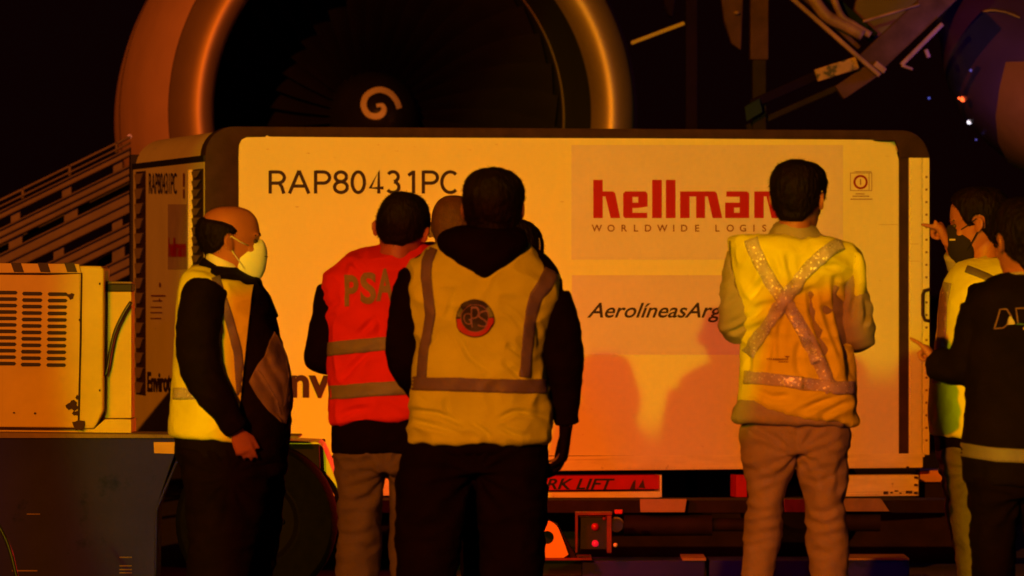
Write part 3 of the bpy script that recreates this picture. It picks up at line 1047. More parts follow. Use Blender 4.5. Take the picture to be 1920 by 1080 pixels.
# ------------------------------------------------------------------ high loader frame behind (upper right)
D4 = 28.6
hl = thing('high_loader', 'dark high loader frame with crossing beams and posts, behind the upper right of the container', 'loader', (P(1500, 0, D4).x, D4, 0))
def beam(name, a, b, wpx, D, depth, m, D_b=None):
    ax, ay = a
    bx, by = b
    l = math.hypot(bx - ax, by - ay)
    nx, ny = -(by - ay) / l * wpx / 2, (bx - ax) / l * wpx / 2
    g = Geo()
    E = D_b or D
    p = [P(ax + nx, ay + ny, D), P(bx + nx, by + ny, E), P(bx - nx, by - ny, E), P(ax - nx, ay - ny, D)]
    g.prism(p, (0, depth, 0))
    return g.build(name, m, hl, bevel=.006)
brown = mat('brown steel', (.060, .028, .028), .7, 0, 6, .45, .1, 20, spec=.06)
brown2 = mat('worn steel', (.17, .085, .06), .6, .0, 8, .5, .1, 20)
dviolet = mat('violet grey steel', (.008, .003, .03), .8, 0, 6, .3, spec=.03)
beam('post', (1297, -260), (1297, 1195), 22, D4, .12, dviolet)
beam('post', (1425, -260), (1424, 112), 34, D4, .15, brown)
beam('post', (1424, 112), (1424, 1195), 26, D4, .1, M['dark_steel'])
g = Geo()
g.prism([P(x, y, D4) for x, y in ((1345, -60), (1396, -60), (1390, 95), (1372, 82), (1358, 40))], (0, .12, 0))
g.build('bracket_plate', brown, hl, bevel=.01)
g = Geo()
g.ell(P(1381, 24, D4 - .02), (.018, 0, 0), (0, .018, 0), (0, 0, .012), 12, 8)
g.build('bolt', brown2, hl, smooth=True)
g = Geo()
g.prism([P(x, y, D4) for x, y in ((1245, -40), (1274, -40), (1262, 33), (1254, 30), (1245, 8))], (0, .1, 0))
g.build('bracket_plate', dviolet, hl, bevel=.01)
beam('guard_rod', (1183, 81), (1284, 43), 8, 29.4, .03, mat('orange rod', (.30, .22, .12), .5))
beam('scissor_arm', (1455, -30), (1650, 142), 9, D4 - .1, .06, brown2)
beam('scissor_arm', (1478, -32), (1612, 90), 9, D4, .06, brown)
beam('scissor_arm', (1530, -30), (1640, 70), 20, D4 + .1, .1, mat('greenish steel', (.006, .012, .010), .7, 0, 10, .5, spec=.05))
g = Geo()
for (pts, r_) in (([(1515, -20), (1532, 8), (1552, 32), (1585, 48), (1618, 66)], .034), ([(1560, -10), (1578, 30), (1600, 46), (1632, 66)], .02)):
    kk = catmull(pts, 16)
    g.tube([P(a[0], a[1], D4 - .06) for a in kk], r_, 8)
g.build('pipe', brown2, hl, smooth=True)
beam('main_beam', (1800, -40), (1626, 124), 50, D4 - .05, .15, brown)
beam('main_beam', (1645, 126), (1574, 174), 30, D4 - .02, .15, brown)
beam('beam_flange', (1768, 44), (1690, 122), 9, D4 - .09, .05, brown2)
beam('beam_flange', (1690, 122), (1712, 130), 6, D4 - .09, .05, brown2)
beam('cross_arm', (1725, 8), (1618, 40), 5, D4 - .07, .05, brown2)
beam('cross_arm', (1640, 118), (1660, 134), 12, D4 - .09, .05, brown2)
beam('cross_arm', (1736, 92), (1742, 108), 8, D4 - .09, .05, brown2)
beam('speckled_bar', (1608, 117), (1530, 142), 24, D4 - .08, .06, mat('speckled plate', (.28, .15, .06), .6, 0, 12, .3, dirt=(.02, .015, .01), dscale=14, dthr=.52))
beam('bar', (1530, 142), (1408, 196), 18, D4 - .05, .06, dviolet)
beam('bar', (1580, 160), (1400, 240), 12, D4 + .05, .06, M['dark_steel'])
g = Geo()
g.prism([P(x, y, D4 - .1) for x, y in ((1396, 200), (1424, 184), (1430, 210), (1400, 228))], (0, .05, 0))
g.build('grey_box', mat('grey box', (.012, .022, .05), .7, spec=.05), hl, bevel=.004)
plt = Geo()
plt.prism([P(x, y, D4 + .4) for x, y in ((1620, -60), (1760, -60), (1690, 60), (1640, 75), (1600, 20))], (0, .1, 0))
plt.build('platform_plate', mat('platform paint', (.05, .02, .02), .6, 0, 4, .3), hl, bevel=.01)

# ------------------------------------------------------------------ people
def wr(seed, a=.006, b=.003, fz=1.0, c=.0015):
    s = Vector((seed * 3.1, seed * 1.7, seed * 5.3))
    def fn(p, n):
        q = Vector((p.x * 7, p.y * 5, p.z * 5 * fz)) + s
        d = a * noise.noise(q)
        q2 = Vector((p.x * 13, p.y * 10, p.z * 19 * fz)) + s
        w = noise.noise(q2 + Vector((d * 60, 0, 0)))
        d += b * (1 - 2.2 * abs(w))
        d += c * noise.noise(Vector((p.x * 34, p.y * 34, p.z * 40)) + s)
        return d
    return fn

def drag(seed, cx, cz, a=.004, k=28):
    """diagonal drag folds radiating from a pull point"""
    def fn(p, n):
        dx, dz = p.x - cx, p.z - cz
        r = math.hypot(dx, dz) + 1e-4
        an = math.atan2(dz, dx)
        return a * math.sin(an * k * .35 + 3 * noise.noise(Vector((p.x * 4, seed, p.z * 4)))) * min(1, r / .06) * math.exp(-r / .28)
    return fn

def ringset(spec, D, n=48, m=40, ex=2.4):
    """spec rows: (yl, yr, xl, xr, depth_half, dy)  -> smooth rings; superellipse section"""
    out = []
    for a in catmull(spec, m):
        yl, yr, xl, xr, ry, dy = a
        Dd = D + dy
        c = (P(xl, yl, Dd) + P(xr, yr, Dd)) / 2
        h = (P(xr, yr, Dd) - P(xl, yl, Dd)) / 2
        rg = []
        for k in range(n):
            t = 2 * math.pi * k / n
            ct, st = math.cos(t), math.sin(t)
            x = math.copysign(abs(ct) ** (2 / ex), ct)
            y = math.copysign(abs(st) ** (2 / ex), st)
            rg.append(c + h * x + Vector((0, max(ry, .004) * y, 0)))
        out.append(rg)
    return out

def limb(g, pts, rads, D, m=22, n=16):
    """pts (px,py,dy)"""
    ks = [tuple(P(x, y, D + dy)) + (r,) for (x, y, dy), r in zip(pts, rads)]
    c = catmull(ks, m)
    g.tube([Vector(a[:3]) for a in c], [a[3] for a in c], n)

HEADP = [(1.0, -.10, .04, .05), (.985, -.20, .13, .14), (.95, -.29, .23, .21), (.90, -.36, .30, .26), (.82, -.42, .36, .30), (.74, -.45, .385, .322), (.65, -.46, .395, .33), (.58, -.45, .405, .33), (.52, -.43, .375, .322), (.46, -.41, .375, .315), (.38, -.37, .385, .30), (.30, -.31, .385, .285), (.24, -.25, .39, .27), (.17, -.17, .375, .245), (.09, -.08, .355, .20), (.02, .04, .32, .13), (0, .12, .28, .06)]

def crease(me, lines, depth=.010, width=5.0):
    """press sewn-in and pulled folds into the camera side of a cloth"""
    nr = [v.normal.copy() for v in me.vertices]
    co = np.array([v.co[:] for v in me.vertices])
    nn = np.array([n[:] for n in nr])
    px = 960 + co[:, 0] / co[:, 1] * F
    py = 500 - (co[:, 2] - CZ) / co[:, 1] * F
    tot = np.zeros(len(co))
    for L_ in lines:
        k_ = 1.0
        if isinstance(L_[0], (int, float)):
            k_ = L_[0]
            L_ = L_[1:]
        pts = [tuple(a) for a in catmull(L_, 4 * len(L_))]
        best = np.full(len(co), 1e9)
        tt = np.zeros(len(co))
        for i in range(len(pts) - 1):
            (xa, ya), (xb, yb) = pts[i], pts[i + 1]
            dx, dy = xb - xa, yb - ya
            l2 = dx * dx + dy * dy + 1e-9
            t = np.clip(((px - xa) * dx + (py - ya) * dy) / l2, 0, 1)
            sd = ((px - xa) * dy - (py - ya) * dx) / math.sqrt(l2)
            d = np.hypot(px - xa - t * dx, py - ya - t * dy)
            m_ = d < best
            best = np.where(m_, d, best)
            tt = np.where(m_, (i + t) / (len(pts) - 1), tt)
        env = np.sin(np.clip(tt * .9 + .05, 0, 1) * math.pi) ** .6
        tot += k_ * env * (-depth * np.exp(-(best / width) ** 2) + .55 * depth * np.exp(-((best - 2.0 * width) / width) ** 2))
    tot = tot * (nn[:, 1] < .25)
    co2 = co + nn * tot[:, None]
    for v, c in zip(me.vertices, co2):
        v.co = c
    me.update()

class Head:
    def __init__(s, px, pytop, D, yaw, pitch=0, roll=0, H=.235, ws=1.0):
        s.H = H
        y = R(yaw)
        fwd = Vector((math.sin(y), math.cos(y), 0))
        rt = Vector((math.cos(y), -math.sin(y), 0))
        up = Vector((0, 0, 1))
        q = Matrix.Rotation(-R(pitch), 3, rt)
        fwd = q @ fwd
        up = q @ up
        q = Matrix.Rotation(R(roll), 3, fwd)
        rt = q @ rt
        up = q @ up
        s.f, s.r, s.u = fwd, rt, up
        top = P(px, pytop, D)
        s.o = top - up * H + fwd * (.03 * H)
        # the highest point is a little behind the middle
        s.ws = ws
    def at(s, x, y, z):
        return s.o + (s.r * x * s.ws + s.f * y + s.u * z) * s.H
    def loc(s, p):
        d = (p - s.o) / s.H
        return d.dot(s.r) / s.ws, d.dot(s.f), d.dot(s.u)
    def geo(s, g):
        rings = []
        for a in catmull([(z, b, f_, w_) for z, b, f_, w_ in HEADP], 40):
            z, b, f_, w_ = a
            rg = []
            for k in range(32):
                t = 2 * math.pi * k / 32
                x = math.copysign(abs(math.cos(t)) ** .92, math.cos(t)) * w_
                yv = math.sin(t)
                y = (b + f_) / 2 + (f_ - b) / 2 * math.copysign(abs(yv) ** .95, yv)
                # face is narrower than the back
                x *= 1 - .16 * max(0, yv) ** 1.5
                rg.append(s.at(x, y, z))
            rings.append(rg)
        g.rings(rings)
        # nose, lips, brow, ears
        g.tube([s.at(0, .35, .55), s.at(0, .385, .46), s.at(0, .415, .385), s.at(0, .385, .34)], [.030 * s.H, .038 * s.H, .050 * s.H, .043 * s.H], 10)
        for sx in (-1, 1):
            g.ell(s.at(sx * .055, .41, .35), s.r * .04 * s.H, s.f * .045 * s.H, s.u * .035 * s.H, 8, 6)
            g.ell(s.at(sx * .13, .35, .585), s.r * .11 * s.H, s.f * .045 * s.H, s.u * .03 * s.H, 10, 6)
            g.ell(s.at(sx * .19, .25, .37), s.r * .07 * s.H, s.f * .07 * s.H, s.u * .08 * s.H, 10, 6)
            # ear: helix and lobe
            ey = -.04
            pts = [s.at(sx * .335, ey + .05, .42), s.at(sx * .375, ey - .0, .40), s.at(sx * .40, ey - .06, .46), s.at(sx * .405, ey - .075, .53), s.at(sx * .39, ey - .03, .585), s.at(sx * .35, ey + .035, .57)]
            g.tube(pts, [.02 * s.H, .03 * s.H, .026 * s.H, .026 * s.H, .026 * s.H, .02 * s.H], 8)
            g.ell(s.at(sx * .355, ey - .01, .49), s.r * .035 * s.H, s.f * .055 * s.H, s.u * .08 * s.H, 8, 6)
            g.ell(s.at(sx * .36, ey + .01, .395), s.r * .025 * s.H, s.f * .03 * s.H, s.u * .035 * s.H, 8, 6)
        g.ell(s.at(0, .40, .245), s.r * .10 * s.H, s.f * .04 * s.H, s.u * .022 * s.H, 10, 6)
        g.ell(s.at(0, .395, .205), s.r * .085 * s.H, s.f * .04 * s.H, s.u * .022 * s.H, 10, 6)
        g.ell(s.at(0, .34, .07), s.r * .09 * s.H, s.f * .06 * s.H, s.u * .06 * s.H, 10, 6)
    def extras(s, root, brow=True):
        g = Geo()
        for sx in (-1, 1):
            g = Geo()
            g.ell(s.at(sx * .14, .318, .50), s.r * .055 * s.H, s.f * .045 * s.H, s.u * .032 * s.H, 12, 8)
            g.build('eye', M['eye'], root, smooth=True)
            if brow:
                g = Geo()
                g.tube([s.at(sx * .05, .398, .578), s.at(sx * .13, .388, .60), s.at(sx * .23, .318, .58)], [.013 * s.H, .015 * s.H, .009 * s.H], 8)
                g.build('eyebrow', M['hair'], root, smooth=True)

def line_at(y, tab):
    if y <= tab[0][0]:
        return tab[0][1]
    for (a, b), (c, d) in zip(tab, tab[1:]):
        if y <= c:
            return b + (d - b) * (y - a) / (c - a)
    return tab[-1][1]

HAIRLINE = [(-.46, .10), (-.25, .14), (-.12, .36), (-.02, .50), (.10, .48), (.17, .56), (.24, .72), (.34, .84), (.45, .90)]
def hair(head, body_me, root, th=.014, kind='full', m=None, seed=1, tab=None, boxy=0):
    tab = tab or HAIRLINE
    bm = bmesh.new()
    bm.from_mesh(body_me)
    H = head
    g_ = {}
    for v in bm.verts:
        x, y, z = H.loc(v.co)
        if z < -.1 or z > 1.1 or abs(x) > .6 or y < -.7 or y > .7:
            g_[v.index] = -1
            continue
        gg = z - line_at(y, tab)
        if kind == 'bald':
            gg = min(gg, line_at(y, [(-.5, .95), (-.35, .84), (-.15, .80), (.0, .74), (.12, .60), (.2, .45)]) - z)
            gg = min(gg, (.10 - y) * .8)
        if abs(x) > .352 and z < .62 and y > -.16:
            gg = -1
        g_[v.index] = gg
    fs = [f for f in bm.faces if min(g_[v.index] for v in f.verts) < -.03]
    th0 = th
    nrm = {v.index: v.normal.copy() for v in bm.verts}
    bm.verts.ensure_lookup_table()
    for v in bm.verts:
        gg = g_[v.index]
        x, y, z = H.loc(v.co)
        t = max(0, min(1, (gg + .01) / .07))
        nn = noise.noise(v.co * 60 + Vector((seed, 0, 0))) * .25 + noise.noise(v.co * 18 + Vector((seed, 3, 0))) * .3
        e = th0 * (1 + nn)
        if boxy:
            e *= 1 + boxy * max(0, abs(x) - .15) * max(0, z - .6) * 20
        v.co = v.co + nrm[v.index] * (-.002 + t * (e + .002))
    bmesh.ops.delete(bm, geom=fs, context='FACES')
    loose = [v for v in bm.verts if not v.link_faces]
    bmesh.ops.delete(bm, geom=loose, context='VERTS')
    rnd = random.Random(seed)
    bm.normal_update()
    cand = [f for f in bm.faces]
    segs = []
    if th0 > .005:
        for f in rnd.sample(cand, min(len(cand), 2600)):
            segs.append((f.calc_center_median().copy(), f.normal.copy()))
    for c, nn_ in segs:
        d = (nn_ * rnd.uniform(.25, .75) - head.u * rnd.uniform(.3, 1.0) + Vector((rnd.uniform(-.4, .4), rnd.uniform(-.3, .3), rnd.uniform(-.2, .2)))).normalized()
        L_ = rnd.uniform(.006, .014)
        a_ = d.orthogonal().normalized() * .0011
        b_ = d.cross(a_)
        c = c - nn_ * .002
        v4 = [bm.verts.new(p) for p in (c + a_, c - a_ * .5 + b_ * .86, c - a_ * .5 - b_ * .86, c + d * L_)]
        for q in ((0, 1, 3), (1, 2, 3), (2, 0, 3)):
            bm.faces.new([v4[k] for k in q])
    me = bpy.data.meshes.new('hair')
    bm.to_mesh(me)
    bm.free()
    return link(me, 'hair', m or M['hair'], root, smooth=True)

def hand(g, wrist, fd, nd, side, curls, thumb=(.8, .5), s=1.0, thumb_in=0):
    """wrist Vector; fd = finger direction, nd = direction the palm faces, side = thumb side"""
    fd = fd.normalized()
    side = (side - fd * side.dot(fd)).normalized()
    nd = (nd - fd * nd.dot(fd) - side * nd.dot(side)).normalized()
    W = Vector(wrist)
    rings = []
    for q, wx, wt in ((-.02, .026, .021), (.0, .027, .019), (.02, .033, .017), (.045, .039, .016), (.07, .041, .0145), (.09, .039, .012), (.098, .034, .008)):
        c = W + fd * q * s
        rings.append([c + (side * math.cos(t) * wx + nd * math.sin(t) * wt) * s for t in [2 * math.pi * k / 20 for k in range(20)]])
    g.rings(rings)
    lens = [.072, .080, .074, .058]
    for i in range(4):
        b = W + (fd * (.084 - (.004 if i in (0, 3) else 0) - (.006 if i == 3 else 0)) + side * (.030 - .0205 * i)) * s
        spread = side * (.10 - .07 * i)
        d = (fd + spread).normalized()
        pts = [b]
        cu = curls[i]
        cu = cu if isinstance(cu, tuple) else (cu, cu * 1.15, cu * .8)
        L = lens[i] * s
        ax = d.cross(nd).normalized()
        for seg, fr in enumerate((.44, .31, .25)):
            ang = cu[seg]
            d = Matrix.Rotation(ang, 3, ax) @ d
            pts.append(pts[-1] + d * L * fr)
        rr = [.0092, .0088, .0080, .0062]
        if i == 3:
            rr = [r_ * .88 for r_ in rr]
        P4 = []
        R4 = []
        for j in range(3):
            for k in range(3):
                t = k / 3
                P4.append(pts[j].lerp(pts[j + 1], t))
                R4.append((rr[j] * (1 - t) + rr[j + 1] * t) * s)
        P4.append(pts[3])
        R4.append(rr[3] * s)
        g.tube(P4, R4, 10)
        g.ell(pts[3], ax * .0060 * s, ax.cross(d) * .0060 * s, d * .006 * s, 8, 6)
    b = W + (fd * .022 + side * .024 + nd * .004) * s
    d1 = (side * thumb[0] + fd * thumb[1] + nd * (.25 + thumb_in)).normalized()
    d2 = (side * (thumb[0] * .4) + fd * (thumb[1] + .5) + nd * (.25 + thumb_in * 1.5)).normalized()
    p1 = b + d1 * .040 * s
    p2 = p1 + d2 * .030 * s
    p3 = p2 + d2 * .024 * s
    g.tube([b, p1, p2, p3], [.014 * s, .0115 * s, .010 * s, .0075 * s], 10)
    g.ell(p3, d2 * .007 * s, side * .0072 * s, nd * .0072 * s, 8, 6)

def foot_geo(g, x, y, yaw, L=.27, infl=1.0):
    fw = Vector((math.sin(R(yaw)), math.cos(R(yaw)), 0))
    sd = Vector((fw.y, -fw.x, 0))
    c = Vector((x, y, 0))
    rings = []
    for q, wx, h in ((-.075, .018, .03), (-.07, .03, .06), (-.03, .036, .10), (.02, .038, .10), (.07, .040, .075), (.12, .045, .055), (.16, .043, .042), (.185, .030, .03), (.195, .012, .018)):
        rings.append([c + fw * q * L / .27 + sd * math.cos(t) * wx * infl + Vector((0, 0, max(.0, (h / 2) * (1 + math.sin(t)) * infl))) for t in [2 * math.pi * k / 18 for k in range(18)]])
    g.rings(rings)

def S(rings, f):
    """shrink rings about their centres"""
    out = []
    for r in rings:
        c = sum(r, Vector()) / len(r)
        out.append([c + (p - c) * f for p in r])
    return out

def make_person(label, D, head, torso, arms, legs, jacket, trousers, skin='skin', hands=None, group=None, jacket_extra=None, tr_creases=None, jk_creases=None, body_extra=None, seed=1, foot_yaw=0, neck=None, hair_kw=None, hip=None, jwr=(.006, .004), twr=(.006, .005), cuff=.88, spread=None, folds_tr=True, feet_shift=0):
    """torso: ring spec rows; arms: list of (pts, rads) shoulder->wrist; legs: list of ring specs ending at the ankle"""
    hx = P(head_px(head), 0, D).x
    base = P((torso[-1][2] + torso[-1][3]) / 2, 0, D)
    root = thing('person', label, 'person', (base.x, D, 0), 0, group)
    # --- body
    g = Geo()
    head.geo(g)
    nb = Vector(neck[0]) if neck else head.at(0, -.12, -.3)
    nr = neck[1] if neck else .060
    g.tube([head.at(0, -.12, .38), head.at(0, -.10, .10), nb.lerp(head.at(0, -.10, .1), .4), nb], [.050, .052, .055, nr], 20)
    tr_ = ringset(torso, D)
    g.rings(S(tr_, .90))
    wr_pts = []
    for pts, rads in arms:
        limb(g, pts, [r_ * .72 for r_ in rads], D)
        wr_pts.append(pts[-1])
    for sp in legs:
        g.rings(S(ringset(sp, D, 24, 24, 2.1), .78))
    if hands:
        for h in hands:
            hand(g, *h[0], **h[1])
    for sp in legs:
        yl, yr, xl, xr, ry, dy = sp[-1]
        c = P((xl + xr) / 2, 0, D + dy)
        fg = Geo()
        foot_geo(g, c.x, D + dy + feet_shift, foot_yaw, infl=.86)
        g.tube([Vector((c.x, D + dy, .045)), Vector((c.x, D + dy, .17))], .04, 12)
        foot_geo(fg, c.x, D + dy + feet_shift, foot_yaw)
        fg.build('shoe', M['shoe'], root, smooth=True)
    me = remesh(g, .0055, 3)
    body = link(me.copy(), 'body', M[skin], root, smooth=True)
    if hair_kw is not None:
        hair(head, me, root, **hair_kw)
    head.extras(root)
    # --- trousers
    g = Geo()
    for sp in legs:
        g.rings(ringset(sp, D, 28, 30, 2.2))
    if hip:
        g.rings(ringset(hip, D, 40, 14, 2.3))
    me = remesh(g, .008, 6)
    f1 = wr(seed + 10, twr[0], twr[1], 1.25, .0015)
    displace(me, f1)
    if folds_tr:
        yl, yr, xl, xr, ry, dy = legs[0][0]
        cc = P((legs[0][0][2] + legs[-1][0][3]) / 2, hip[-1][0] if hip else 860, D)
        displace(me, drag(seed, cc.x, cc.z - .0, .006, 34))
    if tr_creases:
        crease(me, tr_creases, .0065, 6)
    link(me, 'trousers', trousers, root, smooth=True)
    # --- jacket
    g = Geo()
    g.rings(tr_)
    for pts, rads in arms:
        limb(g, pts, rads, D)
    if jacket_extra:
        jacket_extra(g)
    jm = remesh(g, .008, 5)
    displace(jm, wr(seed, jwr[0], jwr[1], 1.0, .001))
    if jk_creases:
        crease(jm, jk_creases, .010, 4.5)
    jk = link(jm.copy(), 'jacket', jacket, root, smooth=True)
    return root, jm

def head_px(h):
    p = h.o
    return 960 + p.x / p.y * F

def make_vest(root, spec, D, m, seed, amp=(.006, .0035), ex=2.4, extra=None, cut=None, vox=.006, name='safety_vest'):
    g = Geo()
    g.rings(ringset(spec, D, 64, 60, ex))
    if extra:
        extra(g)
    me = remesh(g, vox, 4)
    wf = wr(seed, amp[0], amp[1], .8, .0015)
    displace(me, lambda p, n: wf(p, n) + .004)
    if cut:
        bm = bmesh.new()
        bm.from_mesh(me)
        for co, no in cut:
            bmesh.ops.bisect_plane(bm, geom=bm.verts[:] + bm.edges[:] + bm.faces[:], plane_co=co, plane_no=no, clear_outer=True)
        bm.to_mesh(me)
        bm.free()
    return me

def finish_vest(root, me, m, name='safety_vest'):
    return link(me.copy(), name, m, root, smooth=True)

def band(parent, tree, pts, wd, m, name='reflective_band', eps=.004, maxlen=9):
    v, f = strip(pts, wd)
    me = solid_drape(drape(v, f, tree, eps, maxlen), -.0015)
    return link(me, name, m, parent, smooth=True)

def shell_band(parent, spec_rings, D, m, tree_src=None):
    pass

V = Vector

# ---- 1. man with the round badge (centre)
D = 16.9
hd = Head(925, 324, D, 4, 8, 0, .240, 1.0)
torso = [(452, 452, 868, 975, .06, .02), (466, 466, 812, 1004, .085, .01), (480, 486, 784, 1030, .105, .0), (505, 515, 768, 1050, .12, 0), (545, 550, 770, 1050, .128, 0), (600, 600, 784, 1024, .13, 0), (660, 660, 792, 1012, .13, 0), (740, 740, 785, 1018, .135, 0), (820, 820, 780, 1018, .14, 0), (850, 850, 785, 1014, .13, 0)]
arms = [([(788, 520, 0), (770, 565, -.01), (757, 650, -.01), (765, 690, .04), (796, 745, .24)], [.066, .062, .056, .052, .040]),
        ([(1030, 560, 0), (1048, 610, -.01), (1056, 670, -.02), (1060, 715, 0), (1062, 795, .03)], [.068, .066, .062, .052, .040])]
legs = [[(835, 835, 762, 900, .125, 0), (900, 900, 744, 884, .12, 0), (980, 980, 741, 872, .11, 0), (1080, 1080, 744, 858, .10, 0), (1200, 1200, 755, 850, .085, 0), (1320, 1320, 765, 850, .075, 0)],
        [(835, 835, 888, 1026, .125, 0), (900, 900, 890, 1024, .12, 0), (980, 980, 895, 1020, .11, 0), (1080, 1080, 900, 1012, .10, 0), (1200, 1200, 905, 1005, .085, 0), (1320, 1320, 912, 1000, .075, 0)]]
hip = [(815, 815, 772, 1022, .13, 0), (840, 840, 764, 1027, .13, 0), (885, 885, 752, 1026, .12, 0)]
def hood(g):
    g.rings(ringset([(424, 424, 862, 968, .05, -.03), (432, 430, 832, 982, .085, -.05), (450, 446, 820, 989, .10, -.075), (470, 465, 826, 988, .10, -.085), (492, 488, 850, 966, .085, -.10), (510, 508, 880, 938, .06, -.11), (524, 524, 904, 920, .03, -.115)], D, 40, 24, 2.2))
hands = [((P(1061, 800, D + .03), V((-.08, .05, -1)), V((-1, .2, 0)), V((.1, 1, 0)), [.28, .34, .40, .46]), dict(thumb=(.5, .8))),
         ((P(798, 752, D + .26), V((.35, .6, -.5)), V((.2, -.3, -1)), V((1, 0, .2)), [.4, .5, .5, .5]), {})]
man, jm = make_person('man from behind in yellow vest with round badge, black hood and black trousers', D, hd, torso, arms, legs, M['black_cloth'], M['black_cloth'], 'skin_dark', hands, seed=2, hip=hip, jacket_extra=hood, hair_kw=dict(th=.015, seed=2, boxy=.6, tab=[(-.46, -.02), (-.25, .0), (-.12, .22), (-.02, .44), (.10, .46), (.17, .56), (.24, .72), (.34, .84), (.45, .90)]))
# black gloves over the hands
g = Geo()
hand(g, P(1061, 800, D + .03), V((-.08, .05, -1)), V((-1, .2, 0)), V((.1, 1, 0)), [.28, .34, .40, .46], thumb=(.5, .8), s=1.13)
link(remesh(g, .0045, 2), 'glove', M['black_cloth'], man, smooth=True)
vs_ = [(456, 458, 850, 972, .07, .0), (466, 466, 822, 990, .09, -.005), (480, 484, 788, 1012, .115, -.005), (497, 506, 766, 1036, .130, -.005), (520, 535, 764, 1054, .138, -.005), (550, 560, 766, 1050, .142, -.005), (600, 605, 778, 1030, .145, -.005), (660, 660, 784, 1014, .145, -.005), (700, 700, 779, 1018, .148, -.005), (760, 760, 772, 1026, .152, -.005), (800, 800, 769, 1029, .156, -.005), (827, 829, 769, 1027, .155, -.005)]
vm = make_vest(man, vs_, D, None, 3, (.013, .0085))
displace(vm, lambda p, n: .007 * max(0, (1.02 - p.z) / .2) * noise.noise(Vector((p.x * 9, 1.7, p.z * 34))) if p.z < 1.02 else 0)
crease(vm, [[(773, 770), (800, 773), (827, 778), (868, 796)], [(778, 790), (820, 800), (860, 812)], [(933, 787), (969, 772), (1022, 781)], [(886, 794), (905, 806), (918, 818)], [(940, 800), (960, 812), (985, 818)],
    [.7, (859, 627), (870, 650), (886, 674), (921, 698)], [.7, (939, 579), (960, 592), (975, 609)], [.8, (945, 680), (960, 692), (975, 706)], [.8, (955, 648), (970, 660), (982, 668)], [.6, (800, 650), (815, 640), (825, 620)], [.6, (835, 745), (838, 765), (842, 780)],
    [.5, (850, 545), (845, 575), (835, 600)], [.6, (1000, 600), (1010, 625), (1012, 650)], [.7, (785, 745), (800, 755), (812, 752)]], .010, 4.5)
vst = finish_vest(man, vm, M['yellow_vest_old'])
tree = bvh(vm)
band(vst, tree, [(770, 718), (800, 720), (860, 721), (920, 723), (980, 725), (1024, 724)], 26, M['grey_band'])
band(vst, tree, [(812, 466), (801, 492), (800, 520), (804, 555), (808, 590), (803, 620), (795, 660), (792, 700), (792, 708)], [20, 20, 20, 20, 19, 18, 18, 18, 18], M['grey_band'])
band(vst, tree, [(1034, 508), (1020, 535), (1004, 556), (996, 585), (990, 625), (986, 665), (983, 708)], [30, 29, 25, 23, 21, 20, 20], M['grey_band'])
# badge
def disc(cx, cy, r_, n=32):
    return [(cx + r_ * math.cos(2 * math.pi * k / n), cy + r_ * math.sin(2 * math.pi * k / n)) for k in range(n)], [tuple(range(n))]
bd = link(solid_drape(drape(*disc(890, 597, 36), tree, .006, 6), -.002), 'round_badge', M['dial'], vst, smooth=True)
def addring(name, ro, ri, a0, a1, m, eps):
    vv = []
    ff = []
    nn = 24
    for k in range(nn + 1):
        t = R(a0 + (a1 - a0) * k / nn)
        vv += [(890 + ro * math.cos(t), 597 - ro * math.sin(t)), (890 + ri * math.cos(t), 597 - ri * math.sin(t))]
        if k:
            ff.append((2 * k - 2, 2 * k - 1, 2 * k + 1, 2 * k))
    link(drape(vv, ff, tree, eps, 5), name, m, bd)
addring('badge_border', 34.5, 26, 184, 360, M['badge_red'], .0085)
addring('badge_border', 34.5, 27, 140, 176, M['badge_green'], .0085)
addring('badge_border', 34.5, 27, 4, 40, M['badge_green'], .0085)
addring('badge_border', 27, 25.4, 0, 360, M['thread2'], .0088)
for s_, (a0, a1, b0, b1) in (('G', (869, 884, 585, 610)), ('P', (884, 899, 575, 616)), ('S', (897, 916, 583, 613))):
    v, f = text2d(s_, -.018)
    vv = fit(v, a0, a1, b0, b1)
    link(drape(vv, f, tree, .0092, 4), 'badge_letter', M['thread3'], bd)
# inner strands of hair/ear
# ---- 2. man in the beige jacket with crossed tape on his vest
D = 17.35
hd = Head(1500, 307, D, 22, 4, 2, .232, .95)
torso = [(432, 432, 1462, 1524, .055, .02), (443, 446, 1430, 1548, .075, .01), (452, 462, 1385, 1590, .095, 0), (472, 490, 1374, 1604, .112, 0), (520, 530, 1384, 1592, .12, 0), (580, 580, 1394, 1582, .122, 0), (650, 650, 1402, 1585, .12, 0), (720, 720, 1396, 1592, .13, 0), (760, 764, 1384, 1598, .142, 0), (785, 796, 1374, 1600, .15, 0), (788, 799, 1378, 1596, .12, 0)]
arms = [([(1398, 480, 0), (1388, 520, 0), (1383, 575, -.02), (1384, 606, .0), (1402, 612, .14), (1432, 590, .30)], [.058, .056, .054, .053, .048, .038]),
        ([(1578, 505, 0), (1592, 545, -.01), (1606, 600, -.02), (1611, 624, .0), (1596, 622, .14), (1560, 595, .30)], [.062, .058, .055, .053, .048, .038])]
legs = [[(800, 800, 1392, 1496, .12, 0), (850, 850, 1392, 1495, .115, 0), (900, 900, 1400, 1484, .10, 0), (950, 950, 1404, 1470, .088, 0), (1010, 1010, 1398, 1464, .08, 0), (1080, 1080, 1390, 1450, .072, 0), (1200, 1200, 1388, 1440, .065, 0), (1330, 1330, 1390, 1440, .062, 0)],
        [(800, 800, 1488, 1592, .12, 0), (850, 850, 1492, 1592, .115, 0), (900, 900, 1502, 1588, .10, 0), (950, 950, 1511, 1584, .088, 0), (1010, 1010, 1518, 1588, .08, 0), (1080, 1080, 1526, 1586, .072, 0), (1200, 1200, 1532, 1584, .065, 0), (1330, 1330, 1534, 1584, .062, 0)]]
